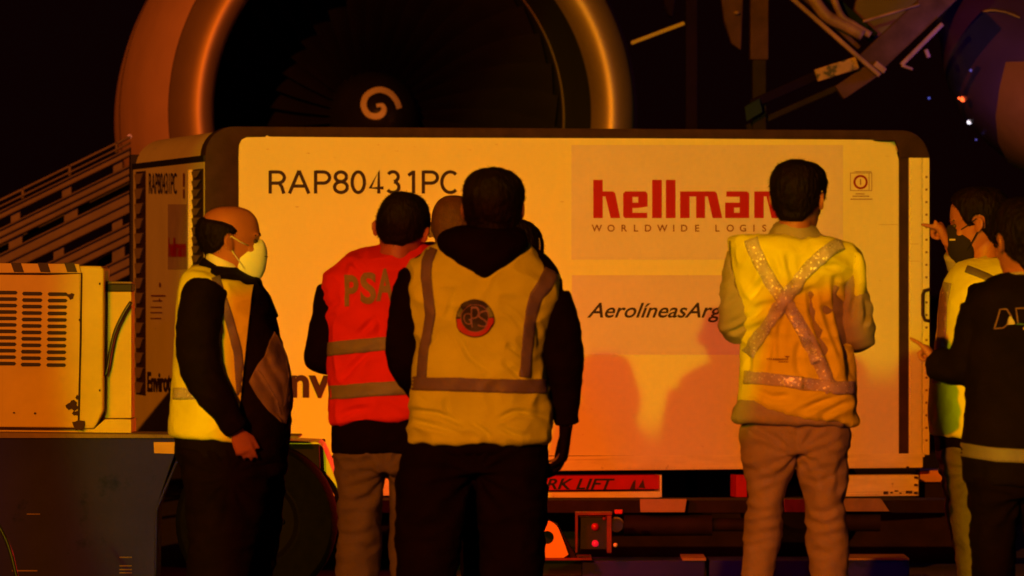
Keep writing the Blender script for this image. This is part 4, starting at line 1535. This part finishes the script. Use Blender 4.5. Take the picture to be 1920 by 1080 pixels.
hip = [(780, 780, 1398, 1590, .12, 0), (810, 810, 1393, 1592, .125, 0), (846, 846, 1394, 1592, .115, 0)]
def collar2(g):
    g.rings(ringset([(417, 424, 1455, 1524, .066, .01), (424, 431, 1450, 1530, .074, .005), (436, 444, 1447, 1536, .082, .0), (446, 454, 1450, 1536, .08, 0)], D, 36, 10, 2.1))
hands = [((P(1437, 586, D + .32), V((.35, 1, -.1)), V((1, -.3, .2)), V((0, 0, 1)), [.45, .5, .5, .5]), {}),
         ((P(1556, 590, D + .32), V((-.35, 1, -.1)), V((-1, -.3, .2)), V((0, 0, 1)), [.45, .5, .5, .5]), {})]
man, jm = make_person('man seen from behind in tan trousers, yellow vest with crossed glittering tape', D, hd, torso, arms, legs, M['beige'], M['tan'], 'skin', hands, seed=5, hip=hip, jacket_extra=collar2, hair_kw=dict(th=.013, seed=5, boxy=.9, tab=[(-.46, .16), (-.25, .19), (-.14, .36), (-.02, .50), (.10, .48), (.17, .56), (.24, .72), (.34, .84), (.45, .90)]), jwr=(.009, .009), twr=(.011, .0055), neck=(P(1493, 450, D), .058),
    tr_creases=[[1.2, (1398, 796), (1418, 804), (1440, 815), (1470, 836)], [(1412, 836), (1435, 836), (1462, 842)], [1.3, (1500, 858), (1530, 846), (1555, 838), (1585, 822)], [(1500, 842), (1520, 822), (1540, 800)], [1.1, (1490, 800), (1492, 825), (1494, 850)], [(1500, 875), (1530, 862), (1570, 850)],
    [.9, (1398, 905), (1430, 900), (1462, 885)], [.9, (1516, 905), (1545, 900), (1582, 880)], [(1400, 955), (1425, 962), (1455, 955)], [(1400, 985), (1425, 978), (1458, 970)], [(1398, 1000), (1420, 1004), (1452, 998)], [.9, (1396, 1025), (1425, 1018), (1455, 1012)],
    [(1520, 955), (1545, 962), (1580, 942)], [(1518, 978), (1545, 985), (1582, 975)], [.9, (1522, 1010), (1550, 1004), (1584, 996)], [.8, (1524, 1030), (1550, 1036), (1580, 1026)], [.8, (1580, 860), (1574, 890), (1570, 930)]],
    jk_creases=[[(1358, 612), (1376, 604), (1394, 592)], [(1360, 624), (1380, 618), (1396, 608)], [.8, (1362, 570), (1378, 560), (1390, 545)], [(1608, 540), (1600, 570), (1598, 600)], [.9, (1622, 560), (1626, 590), (1618, 615)]])
vs_ = [(445, 450, 1450, 1534, .07, 0), (446, 452, 1416, 1556, .085, 0), (446, 458, 1372, 1586, .105, 0), (458, 476, 1366, 1612, .125, 0), (490, 505, 1368, 1606, .134, 0), (530, 535, 1376, 1588, .138, 0), (570, 570, 1388, 1578, .138, 0), (620, 620, 1396, 1582, .135, 0), (680, 690, 1398, 1594, .138, 0), (725, 755, 1392, 1603, .146, 0), (752, 796, 1390, 1609, .152, 0)]
def flap2(g):
    g.rings(ringset([(478, 480, 1598, 1613, .08, 0), (500, 500, 1600, 1617, .09, 0), (530, 530, 1602, 1618, .085, 0), (556, 552, 1603, 1613, .06, 0)], D, 24, 14, 2.2))
vm = make_vest(man, vs_, D, None, 6, (.013, .0095), extra=flap2)
f_ = drag(8, P(1470, 560, D).x, P(1470, 560, D).z, .005, 26)
displace(vm, f_)
crease(vm, [[1.5, (1520, 545), (1524, 586), (1536, 625), (1550, 660), (1566, 715)], [1.3, (1566, 524), (1569, 575), (1578, 620), (1588, 660), (1596, 720)], [(1404, 560), (1418, 545), (1436, 520)], [(1394, 600), (1412, 592), (1430, 575)],
    [.8, (1452, 480), (1462, 505), (1478, 530)], [.8, (1478, 478), (1480, 505), (1490, 530)], [.8, (1450, 630), (1440, 665), (1436, 695)], [.8, (1470, 585), (1462, 625), (1460, 660)], [.7, (1500, 640), (1496, 680), (1504, 705)], [.9, (1420, 735), (1450, 745), (1480, 742)],
    [1.2, (1500, 772), (1540, 755), (1575, 745)], [(1540, 780), (1565, 765), (1590, 755)], [.8, (1400, 640), (1403, 680), (1400, 700)], [.7, (1530, 490), (1550, 500), (1575, 498)]], .012, 6)
vst = finish_vest(man, vm, M['yellow_vest'])
tree = bvh(vm)
band(vst, tree, [(1408, 449), (1415, 470), (1432, 505), (1452, 540), (1470, 562), (1495, 600), (1520, 645), (1545, 700), (1560, 735)], 25, M['spark'])
band(vst, tree, [(1578, 458), (1560, 466), (1540, 482), (1512, 508), (1486, 540), (1468, 566), (1445, 600), (1420, 640), (1404, 665)], 24, M['spark'], eps=.0075)
band(vst, tree, [(1397, 708), (1430, 710), (1465, 714), (1500, 719), (1550, 725), (1600, 728)], 24, M['spark'], eps=.0062)
band(vst, tree, [(1466, 716), (1506, 718)], 20, M['spark2'], eps=.009)
band(vst, tree, [(1488, 590), (1505, 622), (1522, 660), (1530, 680)], 20, M['spark2'], eps=.009)
# tiny printed mark on the vest
tiny = []
tv = []
tf = []
for (x0, y0, x1, y1) in ((1437, 672, 1478, 674.5), (1460, 677, 1479, 679)):
    x = x0
    while x < x1:
        k = len(tv)
        tv += [(x, y0), (x + 2.2, y0), (x + 2.2, y1), (x, y1)]
        tf.append((k, k + 1, k + 2, k + 3))
        x += 3.2
k = len(tv)
tv += [(1470, 667), (1482, 668), (1476, 671)]
tf.append((k, k + 1, k + 2))
link(drape(tv, tf, tree, .004, 5), 'printed_mark', M['ink_soft'], vst)
# hem piping of the vest
v, f = strip([(1370, 452), (1370, 480), (1375, 515), (1385, 550), (1392, 570)], 3)
link(drape(v, f, tree, .003, 6), 'vest_piping', M['brown_flap'], vst)

# ---- 3. man in the red vest
D = 17.65
hd = Head(768, 371, D, 14, 20, 8, .232, 1.0)
torso = [(462, 468, 722, 818, .06, .06), (476, 478, 682, 838, .085, .04), (495, 492, 640, 855, .105, .02), (520, 520, 614, 862, .12, .0), (560, 560, 612, 858, .125, 0), (620, 620, 618, 850, .13, 0), (700, 700, 622, 842, .13, -.01), (780, 776, 622, 836, .135, -.01), (845, 838, 622, 834, .135, 0), (850, 843, 626, 830, .12, 0)]
arms = [([(630, 545, 0), (618, 580, 0), (604, 650, 0), (603, 672, .04), (640, 672, .22)], [.060, .056, .056, .052, .042]),
        ([(850, 540, 0), (862, 600, 0), (868, 660, .05), (830, 660, .25)], [.058, .055, .05, .04])]
legs = [[(850, 850, 622, 728, .12, 0), (900, 900, 630, 722, .105, 0), (960, 960, 635, 716, .095, 0), (1080, 1080, 632, 708, .085, 0), (1200, 1200, 640, 705, .075, 0), (1320, 1320, 645, 702, .07, 0)],
        [(850, 850, 722, 828, .12, 0), (900, 900, 730, 822, .105, 0), (960, 960, 732, 812, .095, 0), (1080, 1080, 735, 808, .085, 0), (1200, 1200, 740, 806, .075, 0), (1320, 1320, 745, 802, .07, 0)]]
hip = [(825, 825, 636, 820, .11, 0), (850, 850, 632, 822, .115, 0), (885, 885, 632, 822, .115, 0)]
hands = [((P(648, 670, D + .25), V((.6, .8, 0)), V((0, 0, -1)), V((1, -.5, 0)), [.4, .5, .5, .5]), {}),
         ((P(822, 662, D + .27), V((-.6, .8, 0)), V((0, 0, -1)), V((-1, -.5, 0)), [.4, .5, .5, .5]), {})]
man, jm = make_person('man from behind in red orange vest with olive lettering and brown trousers', D, hd, torso, arms, legs, M['black_cloth'], M['tan2'], 'skin', hands, seed=8, hip=hip, hair_kw=dict(th=.009, seed=8, tab=[(-.46, .16), (-.25, .20), (-.14, .36), (-.02, .50), (.10, .48), (.17, .56), (.24, .72), (.34, .84), (.45, .90)]), neck=(P(768, 480, D + .03), .06), twr=(.010, .005),
    tr_creases=[[(640, 862), (670, 868), (700, 860)], [(638, 900), (665, 892), (700, 880)], [(636, 935), (660, 942), (700, 930)], [(638, 968), (670, 960), (700, 966)], [(636, 1000), (665, 1006), (700, 995)], [(636, 1030), (665, 1024), (700, 1030)], [.8, (720, 870), (722, 900), (724, 930)]])
vs_ = [(452, 462, 724, 818, .075, .05), (464, 470, 704, 832, .09, .035), (480, 482, 658, 846, .112, .015), (500, 500, 624, 858, .13, 0), (522, 520, 608, 862, .137, 0), (560, 560, 608, 858, .142, 0), (620, 620, 615, 850, .145, 0), (700, 700, 619, 842, .146, -.01), (760, 756, 620, 838, .149, -.01), (792, 778, 621, 836, .15, -.01)]
vm = make_vest(man, vs_, D, None, 9, (.012, .0085))
crease(vm, [[(675, 627), (688, 612), (702, 598)], [(643, 710), (662, 688), (690, 660)], [.8, (640, 780), (660, 770), (690, 765)], [.7, (616, 580), (630, 570), (645, 555)], [.8, (650, 480), (670, 500), (690, 520)], [.7, (705, 590), (712, 610), (710, 630)]], .009, 5)
vst = finish_vest(man, vm, M['red_vest'])
tree = bvh(vm)
band(vst, tree, [(614, 655), (660, 650), (720, 645), (780, 641), (845, 638)], 25, M['olive_band'])
band(vst, tree, [(618, 736), (660, 733), (720, 729), (780, 725), (840, 722)], 26, M['olive_band'])
for s_, (a0, a1, b0, b1), lean in (('P', (647, 673, 516, 572), 0), ('S', (676, 705, 510, 566), 0), ('A', (705, 738, 504, 562), 0)):
    v, f = text2d(s_, .035)
    vv = fit(v, a0, a1, b0, b1)
    link(drape(vv, f, tree, .004, 6), 'back_letter', M['psa'], vst)

# ---- 4. balding man in a white mask, in profile
D = 17.9
hd = Head(428, 387, D, 84, -2, 0, .237, 1.0)
torso = [(492, 500, 392, 452, .06, 0), (502, 515, 372, 470, .10, 0), (520, 530, 352, 488, .16, 0), (555, 560, 344, 506, .20, 0), (610, 615, 342, 522, .205, 0), (660, 665, 342, 536, .205, 0), (710, 715, 340, 545, .21, 0), (760, 765, 336, 545, .21, 0), (800, 805, 332, 543, .21, 0), (845, 845, 332, 540, .20, 0), (870, 870, 336, 536, .18, 0)]
arms = [([(388, 545, -.19), (376, 590, -.235), (372, 650, -.26), (380, 700, -.265), (408, 752, -.27), (444, 806, -.255)], [.072, .072, .070, .064, .054, .040]),
        ([(400, 545, .19), (390, 600, .24), (390, 680, .25), (430, 740, .24), (470, 800, .2)], [.07, .068, .062, .052, .040])]
legs = [[(840, 840, 334, 500, .11, -.09), (900, 900, 345, 505, .11, -.10), (980, 980, 352, 490, .10, -.10), (1080, 1080, 350, 470, .09, -.10), (1200, 1200, 352, 450, .08, -.10), (1320, 1320, 356, 440, .07, -.10)],
        [(840, 840, 350, 540, .11, .09), (900, 900, 372, 535, .11, .10), (980, 980, 392, 525, .10, .10), (1080, 1080, 400, 512, .09, .10), (1200, 1200, 405, 500, .08, .10), (1320, 1320, 410, 490, .07, .10)]]
hip = [(815, 815, 334, 542, .18, 0), (850, 850, 334, 540, .18, 0), (890, 890, 342, 536, .17, 0)]
hands = [((P(444, 808, D - .25), V((.28, .15, -.72)), V((.1, 1, .1)), V((.8, 0, .55)), [.25, .32, .45, .55]), dict(thumb=(.55, .75), s=.80)),
         ((P(474, 806, D + .2), V((.7, -.1, -.7)), V((0, -1, 0)), V((.7, 0, .7)), [.4, .5, .5, .5]), {})]
man, jm = make_person('balding man in profile with white mask, dark suit and open yellow vest', D, hd, torso, arms, legs, M['navy_cloth'], M['black_cloth'], 'skin', hands, seed=12, hip=hip, foot_yaw=84, feet_shift=0, hair_kw=dict(th=.009, seed=4, kind='bald', tab=[(-.46, .36), (-.3, .34), (-.18, .40), (-.05, .56), (.05, .62), (.2, .8)]), neck=(P(412, 512, D), .066), jwr=(.007, .005))
# white shirt collar and dark tie
g = Geo()
g.rings(ringset([(472, 500, 388, 450, .074, 0), (482, 514, 386, 457, .079, 0), (494, 532, 384, 466, .083, 0)], D, 40, 8, 2.1))
cm = g.mesh()
link(cm, 'shirt_collar', M['shirt'], man, smooth=True)
g = Geo()
g.rings(ringset([(482, 524, 382, 452, .088, 0), (490, 540, 376, 466, .096, 0), (506, 556, 368, 480, .104, 0)], D, 40, 8, 2.1))
link(g.mesh(), 'jacket_collar', M['navy_cloth'], man, smooth=True)
g = Geo()
g.ell(P(476, 533, D - .01), (.030, 0, 0), (0, .05, 0), (0, 0, .028), 16, 10)
g.tube([P(478, 536, D), P(492, 560, D), P(508, 600, D)], [.022, .03, .03], 10)
link(remesh(g, .006, 3), 'scarf', M['navy_cloth'], man, smooth=True)
vs_ = [(500, 530, 374, 462, .10, 0), (506, 536, 360, 472, .14, 0), (518, 542, 346, 486, .185, 0), (550, 560, 338, 504, .213, 0), (610, 615, 334, 520, .218, 0), (660, 665, 332, 534, .22, 0), (710, 715, 328, 540, .224, 0), (760, 765, 324, 538, .226, 0), (795, 800, 322, 534, .226, 0), (812, 828, 322, 530, .226, 0)]
p0 = P(456, 520, D)
cut = [(P(468, 600, D - .15), V((1, 0, -.10)))]
vm = make_vest(man, vs_, D, None, 13, (.008, .006), cut=cut)
vst = finish_vest(man, vm, M['yellow_vest'])
tree = bvh(vm)
band(vst, tree, [(404, 520), (412, 545), (424, 580), (436, 620), (446, 660), (449, 700), (452, 740)], 17, M['grey_band'], eps=.004, maxlen=8)
band(vst, tree, [(326, 738), (340, 738), (360, 738), (400, 738)], 22, M['spark'], eps=.004, maxlen=8)
tj = bvh(jm)
pp = [(512, 622), (524, 640), (536, 668), (543, 700), (545, 735), (543, 765), (534, 795), (522, 790), (500, 768), (482, 745), (466, 716), (478, 690), (494, 668), (503, 640)]
fl = drape(pp, [tuple(range(len(pp)))], tj, .006, 7)
bm = bmesh.new(); bm.from_mesh(fl)
for v_ in bm.verts:
    v_.co.y -= .013 * abs(math.sin(v_.co.x * 70 + v_.co.z * 30 + 1.5 * noise.noise(v_.co * 9)))
bm.to_mesh(fl); bm.free()
link(solid_drape(fl, -.003), 'open_flap', M['brown_flap'], man, smooth=True)
for pts in ([(480, 692), (500, 722), (514, 752), (520, 775)], [(468, 716), (485, 742), (505, 770), (520, 789)], [(511, 630), (528, 665), (534, 705), (526, 760)]):
    band(man, tj, pts, 3, M['steel'], 'flap_piping', .016, 6)
# mask
def mask(root, head, m, col_strap, valve=False, big=1.0):
    g = Geo()
    rings = []
    for z, wd_, fr, bk in ((.52, .08, .43, .36), (.48, .15, .455, .30), (.41, .225, .485, .22), (.33, .265, .495, .14), (.27, .28, .49, .10), (.17, .265, .475, .09), (.09, .235, .455, .09), (.02, .20, .42, .10), (-.04, .15, .37, .14)):
        rg = []
        for k in range(28):
            t = -math.pi / 2 + math.pi * k / 27
            x = math.sin(t) * wd_ * big
            y = bk + (fr * (1 + (big - 1) * .2) - bk) * (math.cos(t) ** .75 if math.cos(t) > 1e-6 else 0)
            rg.append(head.at(x, y, z))
        back = [head.at(math.sin(-math.pi / 2 + math.pi * k / 27) * wd_ * .9, bk - .03, z) for k in range(27, -1, -9)]
        rings.append(rg + back)
    g.rings(rings)
    me = g.mesh()
    displace(me, lambda p, n: .0014 * noise.noise(p * 45))
    mk = link(me, 'face_mask', m, root, smooth=True)
    for sx in (-1, 1):
        g = Geo()
        g.tube([head.at(sx * .24, .22, .44), head.at(sx * .335, .10, .50), head.at(sx * .385, -.02, .58), head.at(sx * .375, -.12, .52)], .0022, 6)
        g.tube([head.at(sx * .24, .16, .12), head.at(sx * .32, .06, .26), head.at(sx * .36, -.02, .38), head.at(sx * .375, -.10, .44)], .0022, 6)
        g.build('mask_strap', col_strap, mk, smooth=True)
    return mk
mk = mask(man, hd, M['mask_white'], M['shirt'])
g = Geo()
g.tube([hd.at(.22, .36, .30), hd.at(.14, .452, .285), hd.at(.06, .49, .28), hd.at(0, .497, .28), hd.at(-.06, .49, .28), hd.at(-.14, .452, .285), hd.at(-.22, .36, .30)], .0014, 6)
g.build('mask_seam', M['brown_flap'], mk)

# ---- 5. masked man pointing at the container, far right
D = 18.7
hd = Head(1832, 357, D, -80, 4, 0, .235, 1.0)
torso = [(488, 484, 1822, 1876, .06, 0), (498, 494, 1800, 1895, .10, 0), (520, 512, 1782, 1910, .16, 0), (560, 555, 1772, 1915, .195, 0), (620, 620, 1766, 1915, .20, 0), (700, 700, 1758, 1910, .20, 0), (760, 760, 1752, 1905, .205, 0), (815, 815, 1752, 1902, .205, 0), (850, 850, 1756, 1898, .19, 0)]
arms = [([(1845, 535, .19), (1822, 560, .25), (1800, 575, .24), (1802, 540, .14), (1794, 492, .06)], [.064, .058, .052, .046, .036]),
        ([(1850, 545, -.18), (1840, 600, -.225), (1840, 680, -.23), (1850, 740, -.22), (1856, 780, -.18)], [.066, .062, .058, .05, .04])]
legs = [[(840, 840, 1765, 1880, .10, -.09), (900, 900, 1772, 1875, .10, -.09), (980, 980, 1785, 1872, .095, -.09), (1080, 1080, 1800, 1870, .085, -.09), (1180, 1180, 1808, 1866, .075, -.09), (1250, 1250, 1812, 1864, .07, -.09)],
        [(840, 840, 1758, 1890, .10, .09), (900, 900, 1765, 1880, .10, .09), (980, 980, 1778, 1870, .095, .09), (1080, 1080, 1796, 1868, .085, .09), (1180, 1180, 1806, 1866, .075, .09), (1250, 1250, 1812, 1862, .07, .09)]]
hip = [(810, 810, 1755, 1898, .18, 0), (840, 840, 1757, 1892, .18, 0), (880, 880, 1766, 1888, .17, 0)]
ph = ((P(1783, 466, D + .02), V((-.42, -.15, .90)), V((-.88, .1, -.42)), V((-.1, -1, -.1)), [(.85, .08, .0), (1.45, 1.5, 1.0), (1.5, 1.5, 1.0), (1.5, 1.5, 1.0)]), dict(thumb=(.12, .95), s=1.0, thumb_in=-.15))
hands = [ph, ((P(1856, 790, D - .17), V((0, 0, -1)), V((0, 1, 0)), V((-1, 0, 0)), [.3, .4, .4, .4]), {})]
man, jm = make_person('man in profile with dark mask and yellow vest, pointing at the container edge', D, hd, torso, arms, legs, M['black_cloth'], M['tan2'], 'skin', hands, seed=15, hip=hip, foot_yaw=-84, hair_kw=dict(th=.014, seed=15), neck=(P(1846, 500, D), .060))
# shirt collar and pale cuff
g = Geo()
g.rings(ringset([(492, 474, 1806, 1862, .062, 0), (506, 484, 1800, 1868, .068, 0), (522, 494, 1795, 1872, .074, 0)], D, 36, 8, 2.1))
link(g.mesh(), 'shirt_collar', M['beige'], man, smooth=True)
g = Geo()
limb(g, [(1806, 528, .10), (1797, 497, .05), (1788, 476, .02)], [.046, .041, .036], D)
link(g.mesh(), 'shirt_cuff', M['beige'], man, smooth=True)
mask(man, hd, M['mask_dark'], M['mask_dark'])
g = Geo()
g.box((-.010, -.003, -.003), (.010, .003, .003), lambda p: hd.at(-.25, .36, .30) + V(p))
g.build('mask_label', M['thread'], man)
vs_ = [(486, 486, 1828, 1878, .07, 0), (494, 490, 1800, 1893, .11, 0), (512, 506, 1782, 1910, .17, 0), (545, 545, 1770, 1922, .21, 0), (620, 620, 1760, 1922, .215, 0), (700, 700, 1751, 1916, .215, 0), (760, 760, 1746, 1911, .22, 0), (800, 806, 1748, 1908, .22, 0), (812, 820, 1750, 1906, .22, 0)]
vm = make_vest(man, vs_, D, None, 17, (.006, .004))
vst = finish_vest(man, vm, M['yellow_vest'])
tree = bvh(vm)
band(vst, tree, [(1812, 505), (1830, 512), (1850, 520), (1872, 532)], 14, M['grey_band'])
band(vst, tree, [(1778, 530), (1770, 570), (1768, 620), (1764, 670), (1758, 720)], 16, M['beige'], 'vest_lining')

# ---- 6. man in the dark jacket with a pale band, pointing, far right foreground
D = 16.8
hd = Head(1912, 380, D, -28, 4, -4, .24, 1.0)
torso = [(514, 514, 1876, 1952, .06, 0), (524, 524, 1856, 1978, .085, 0), (542, 542, 1832, 2006, .115, 0), (562, 562, 1818, 2030, .13, 0), (600, 600, 1812, 2036, .14, 0), (680, 680, 1812, 2030, .145, 0), (760, 760, 1810, 2028, .15, 0), (830, 840, 1806, 2026, .155, 0), (895, 905, 1808, 2024, .155, 0), (905, 915, 1812, 2020, .14, 0)]
arms = [([(1842, 578, 0), (1830, 620, .0), (1818, 672, .02), (1800, 688, .05), (1770, 686, .10), (1750, 684, .13)], [.070, .066, .062, .058, .052, .044]),
        ([(2020, 585, 0), (2040, 640, 0), (2050, 700, .02), (2045, 760, .08), (2035, 810, .14)], [.07, .066, .06, .05, .04])]
legs = [[(890, 890, 1812, 1915, .13, 0), (950, 950, 1815, 1912, .12, 0), (1020, 1020, 1820, 1905, .11, 0), (1100, 1100, 1825, 1900, .10, 0), (1220, 1220, 1830, 1898, .085, 0), (1330, 1330, 1832, 1896, .075, 0)],
        [(890, 890, 1905, 2018, .13, 0), (950, 950, 1915, 2015, .12, 0), (1020, 1020, 1925, 2012, .11, 0), (1100, 1100, 1930, 2008, .10, 0), (1220, 1220, 1935, 2005, .085, 0), (1330, 1330, 1940, 2004, .075, 0)]]
hip = [(870, 870, 1812, 2018, .14, 0), (895, 895, 1812, 2018, .14, 0), (930, 930, 1814, 2016, .13, 0)]
hands = [((P(1764, 690, D + .12), V((-.55, .15, .80)), V((-.82, .1, -.5)), V((-.15, -1, .05)), [(.35, .05, .0), (1.45, 1.5, 1.0), (1.5, 1.5, 1.0), (1.5, 1.5, 1.0)]), dict(thumb=(.12, .95), thumb_in=-.15, s=.88)),
         ((P(2034, 816, D + .15), V((-.1, .3, -1)), V((-1, 0, 0)), V((0, 1, 0)), [.3, .4, .4, .4]), {})]
man, jm = make_person('man in dark jacket with outlined back letters and pale hem band, at right edge', D, hd, torso, arms, legs, M['navy_cloth'], M['black_cloth'], 'skin', hands, seed=21, hip=hip, foot_yaw=-20, hair_kw=dict(th=.016, seed=21, tab=[(-.46, .06), (-.25, .10), (-.12, .30), (-.02, .48), (.10, .46), (.17, .56), (.24, .72), (.34, .84), (.45, .90)]), neck=(P(1912, 530, D), .062))
g = Geo()
g.rings(ringset([(512, 506, 1877, 1950, .066, 0), (517, 511, 1874, 1953, .070, 0)], D, 40, 4, 2.1))
link(g.mesh(), 'collar_edge', M['beige'], man, smooth=True)
tree = bvh(jm)
band(man, tree, [(1802, 842), (1830, 847), (1870, 853), (1920, 855), (1980, 856), (2024, 856)], 26, mat('pale band', (.17, .13, .12), .55, 0, 12, .1), 'reflective_band', .005)
A_ = [(1875, 580), (1888, 580), (1898, 594)]
band(man, tree, [(1865, 616), (1871, 598), (1876, 580), (1888, 580), (1897, 594)], 2.4, M['thread2'], 'back_letter', .004, 5)
band(man, tree, [(1864, 616.5), (1882, 615), (1889, 608), (1892, 596)], 2.0, M['thread2'], 'back_letter', .004, 5)
link(drape([(1888, 609), (1903, 608), (1902, 603), (1895, 592), (1892, 595)], [(0, 1, 2, 3, 4)], tree, .004, 5), 'back_letter', M['thread'], man)
band(man, tree, [(1920, 578), (1905, 578.5), (1907, 592), (1909, 606)], 2.4, M['thread2'], 'back_letter', .004, 5)
band(man, tree, [(1906, 607.5), (1920, 608), (1945, 607)], 2.2, M['green_thread'], 'back_letter', .004, 5)
band(man, tree, [(1920, 578), (1938, 578), (1946, 590), (1945, 607)], 2.4, M['thread2'], 'back_letter', .004, 5)
link(drape(*disc(1921, 616, 3, 10), tree, .004, 5), 'back_letter', M['thread'], man)

# ---- 7, 8. two men hidden behind the centre
def simple_man(label, D, cx, top, yaw, pitch, kw, jacket, seed, roll=0, dyh=.10, sx_=1.0, off=0):
    k = 575 * 17.65 / D / 575
    hd = Head(cx, top, D + dyh, yaw, pitch, roll, .235, 1.0)
    c = cx
    def X(d): return c + off + d * k * sx_
    # shoulders sit a head below the crown
    t0 = top + 120 * k
    ground = 500 + CZ * F / D
    zz = lambda q: t0 + (ground - t0) * q
    torso = [(zz(0), zz(0), X(-40), X(40), .06, .03), (zz(.02), zz(.02), X(-80), X(80), .09, .02), (zz(.05), zz(.05), X(-105), X(105), .115, .01), (zz(.12), zz(.12), X(-108), X(108), .125, 0), (zz(.25), zz(.25), X(-100), X(100), .125, 0), (zz(.40), zz(.40), X(-98), X(98), .13, 0), (zz(.48), zz(.48), X(-98), X(98), .13, 0)]
    arms = [([(X(s * 98), zz(.07), 0), (X(s * 112), zz(.16), 0), (X(s * 110), zz(.26), .03), (X(s * 70), zz(.27), .26)], [.058, .055, .052, .04]) for s in (-1, 1)]
    legs = [[(zz(.47), zz(.47), X(a), X(b), .12, 0), (zz(.6), zz(.6), X(a + 5), X(b - 5), .10, 0), (zz(.8), zz(.8), X(a + 14), X(b - 14), .075, 0), (zz(.96), zz(.96), X(a + 18), X(b - 18), .065, 0)] for a, b in ((-98, 2), (-2, 98))]
    hip = [(zz(.43), zz(.43), X(-96), X(96), .12, 0), (zz(.48), zz(.48), X(-98), X(98), .13, 0), (zz(.52), zz(.52), X(-96), X(96), .12, 0)]
    hands = [((P(X(s * 62), zz(.268), D + .29), V((-s * .5, 1, 0)), V((0, 0, -1)), V((-s, 0, 0)), [.4, .5, .5, .5]), {}) for s in (-1, 1)]
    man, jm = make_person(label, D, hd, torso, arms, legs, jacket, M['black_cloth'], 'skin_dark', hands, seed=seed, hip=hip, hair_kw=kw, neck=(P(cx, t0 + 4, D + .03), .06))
    return man, hd
man, hd = simple_man('man with shaved head, only crown visible between red vest man and hooded man', 19.4, 854, 371, 12, 14, dict(th=.003, seed=3, m=M['hair_thin']), M['black_cloth'], 31)
man, hd = simple_man('dark haired man wearing a headset, mostly hidden by the hooded man', 18.45, 976, 421, 30, 18, dict(th=.012, seed=6, tab=[(-.46, .0), (-.25, .05), (-.12, .25), (-.02, .45), (.10, .46), (.17, .56), (.24, .72), (.34, .84), (.45, .90)]), M['black_cloth'], 33, sx_=.88, off=-32)
g = Geo()
pts = [hd.at(math.sin(t) * .38, .02 + .03 * math.cos(t), .50 + .56 * math.cos(t) * 1.0) for t in [R(-95 + 190 * k / 24) for k in range(25)]]
g.tube(pts, .006, 8)
hs_ = g.build('headset', M['plastic'], man, smooth=True)
for sx in (-1, 1):
    g = Geo()
    g.ell(hd.at(sx * .385, .02, .46), hd.r * .014, hd.f * .030, hd.u * .034, 16, 10)
    g.build('ear_cup', M['plastic'], hs_, smooth=True)
g = Geo()
g.tube([hd.at(.36, -.05, .78), hd.at(.395, -.05, .68), hd.at(.405, -.05, .60)], .004, 6)
g.build('headset_clip', M['steel'], hs_, smooth=True)

# ------------------------------------------------------------------ shade blockers added out of view at left, between the assumed tower light and the group
cb = thing('shade_blocker', 'unseen shade blocker added left of the frame, shaped as a wheeled cabinet with crate', 'shade blocker', (-2.2, 7, 0))  # added to keep the assumed tower lamp off the centre figures
g = Geo()
g.box((-2.86, 6.7, .14), (-2.14, 7.3, 2.33))
g.build('blocker_body', M['steel'], cb, bevel=.02)
for x0 in (-2.85, -2.49):
    g = Geo()
    g.box((x0, 6.68, .2), (x0 + .34, 6.70, 2.27))
    d_ = g.build('blocker_door', M['ramp'], cb, bevel=.005)
    g = Geo()
    g.tube([V((x0 + .3, 6.66, 1.1)), V((x0 + .3, 6.66, 1.3))], .012, 8)
    g.build('handle', M['dark_steel'], d_)
g = Geo()
g.box((-2.70, 6.75, 2.331), (-2.20, 7.25, 2.45))
g.build('blocker_crate', M['ramp'], cb, bevel=.01)
for x in (-2.75, -2.25):
    for y in (6.8, 7.2):
        g = Geo()
        g.lathe([(-.02, .0001), (-.02, .07), (.02, .07), (.02, .0001)], (x, y, .07), (1, 0, 0), 20)
        g.build('blocker_castor', M['tyre'], cb)

fs_ = thing('shade_flag', 'unseen shade blocker added left of the frame, shaped as a flag on a tripod', 'light stand', (-1.78, 7.1, 0))  # added unseen, outline cut to shade the crossed-tape man from the assumed tower lamp
g = Geo()
g.prism([V(p) for p in ((-2.03, 7.09, 1.3), (-1.66, 7.09, 1.3), (-1.66, 7.09, 2.1), (-1.70, 7.09, 2.33), (-1.85, 7.09, 2.31), (-1.90, 7.09, 2.05), (-1.94, 7.09, 2.07), (-1.95, 7.09, 2.30), (-2.03, 7.09, 2.30))], (0, .02, 0))
g.build('flag', M['black_cloth'], fs_, bevel=.004)
g = Geo()
g.tube([V((-1.78, 7.125, .35)), V((-1.78, 7.125, 2.3))], .012, 10)
g.build('pole', M['dark_steel'], fs_)
for k in range(3):
    a = 2 * math.pi * k / 3
    g = Geo()
    g.tube([V((-1.78, 7.125, .75)), V((-1.78 + .35 * math.cos(a), 7.125 + .35 * math.sin(a), .01))], .01, 8)
    g.build('leg', M['dark_steel'], fs_)
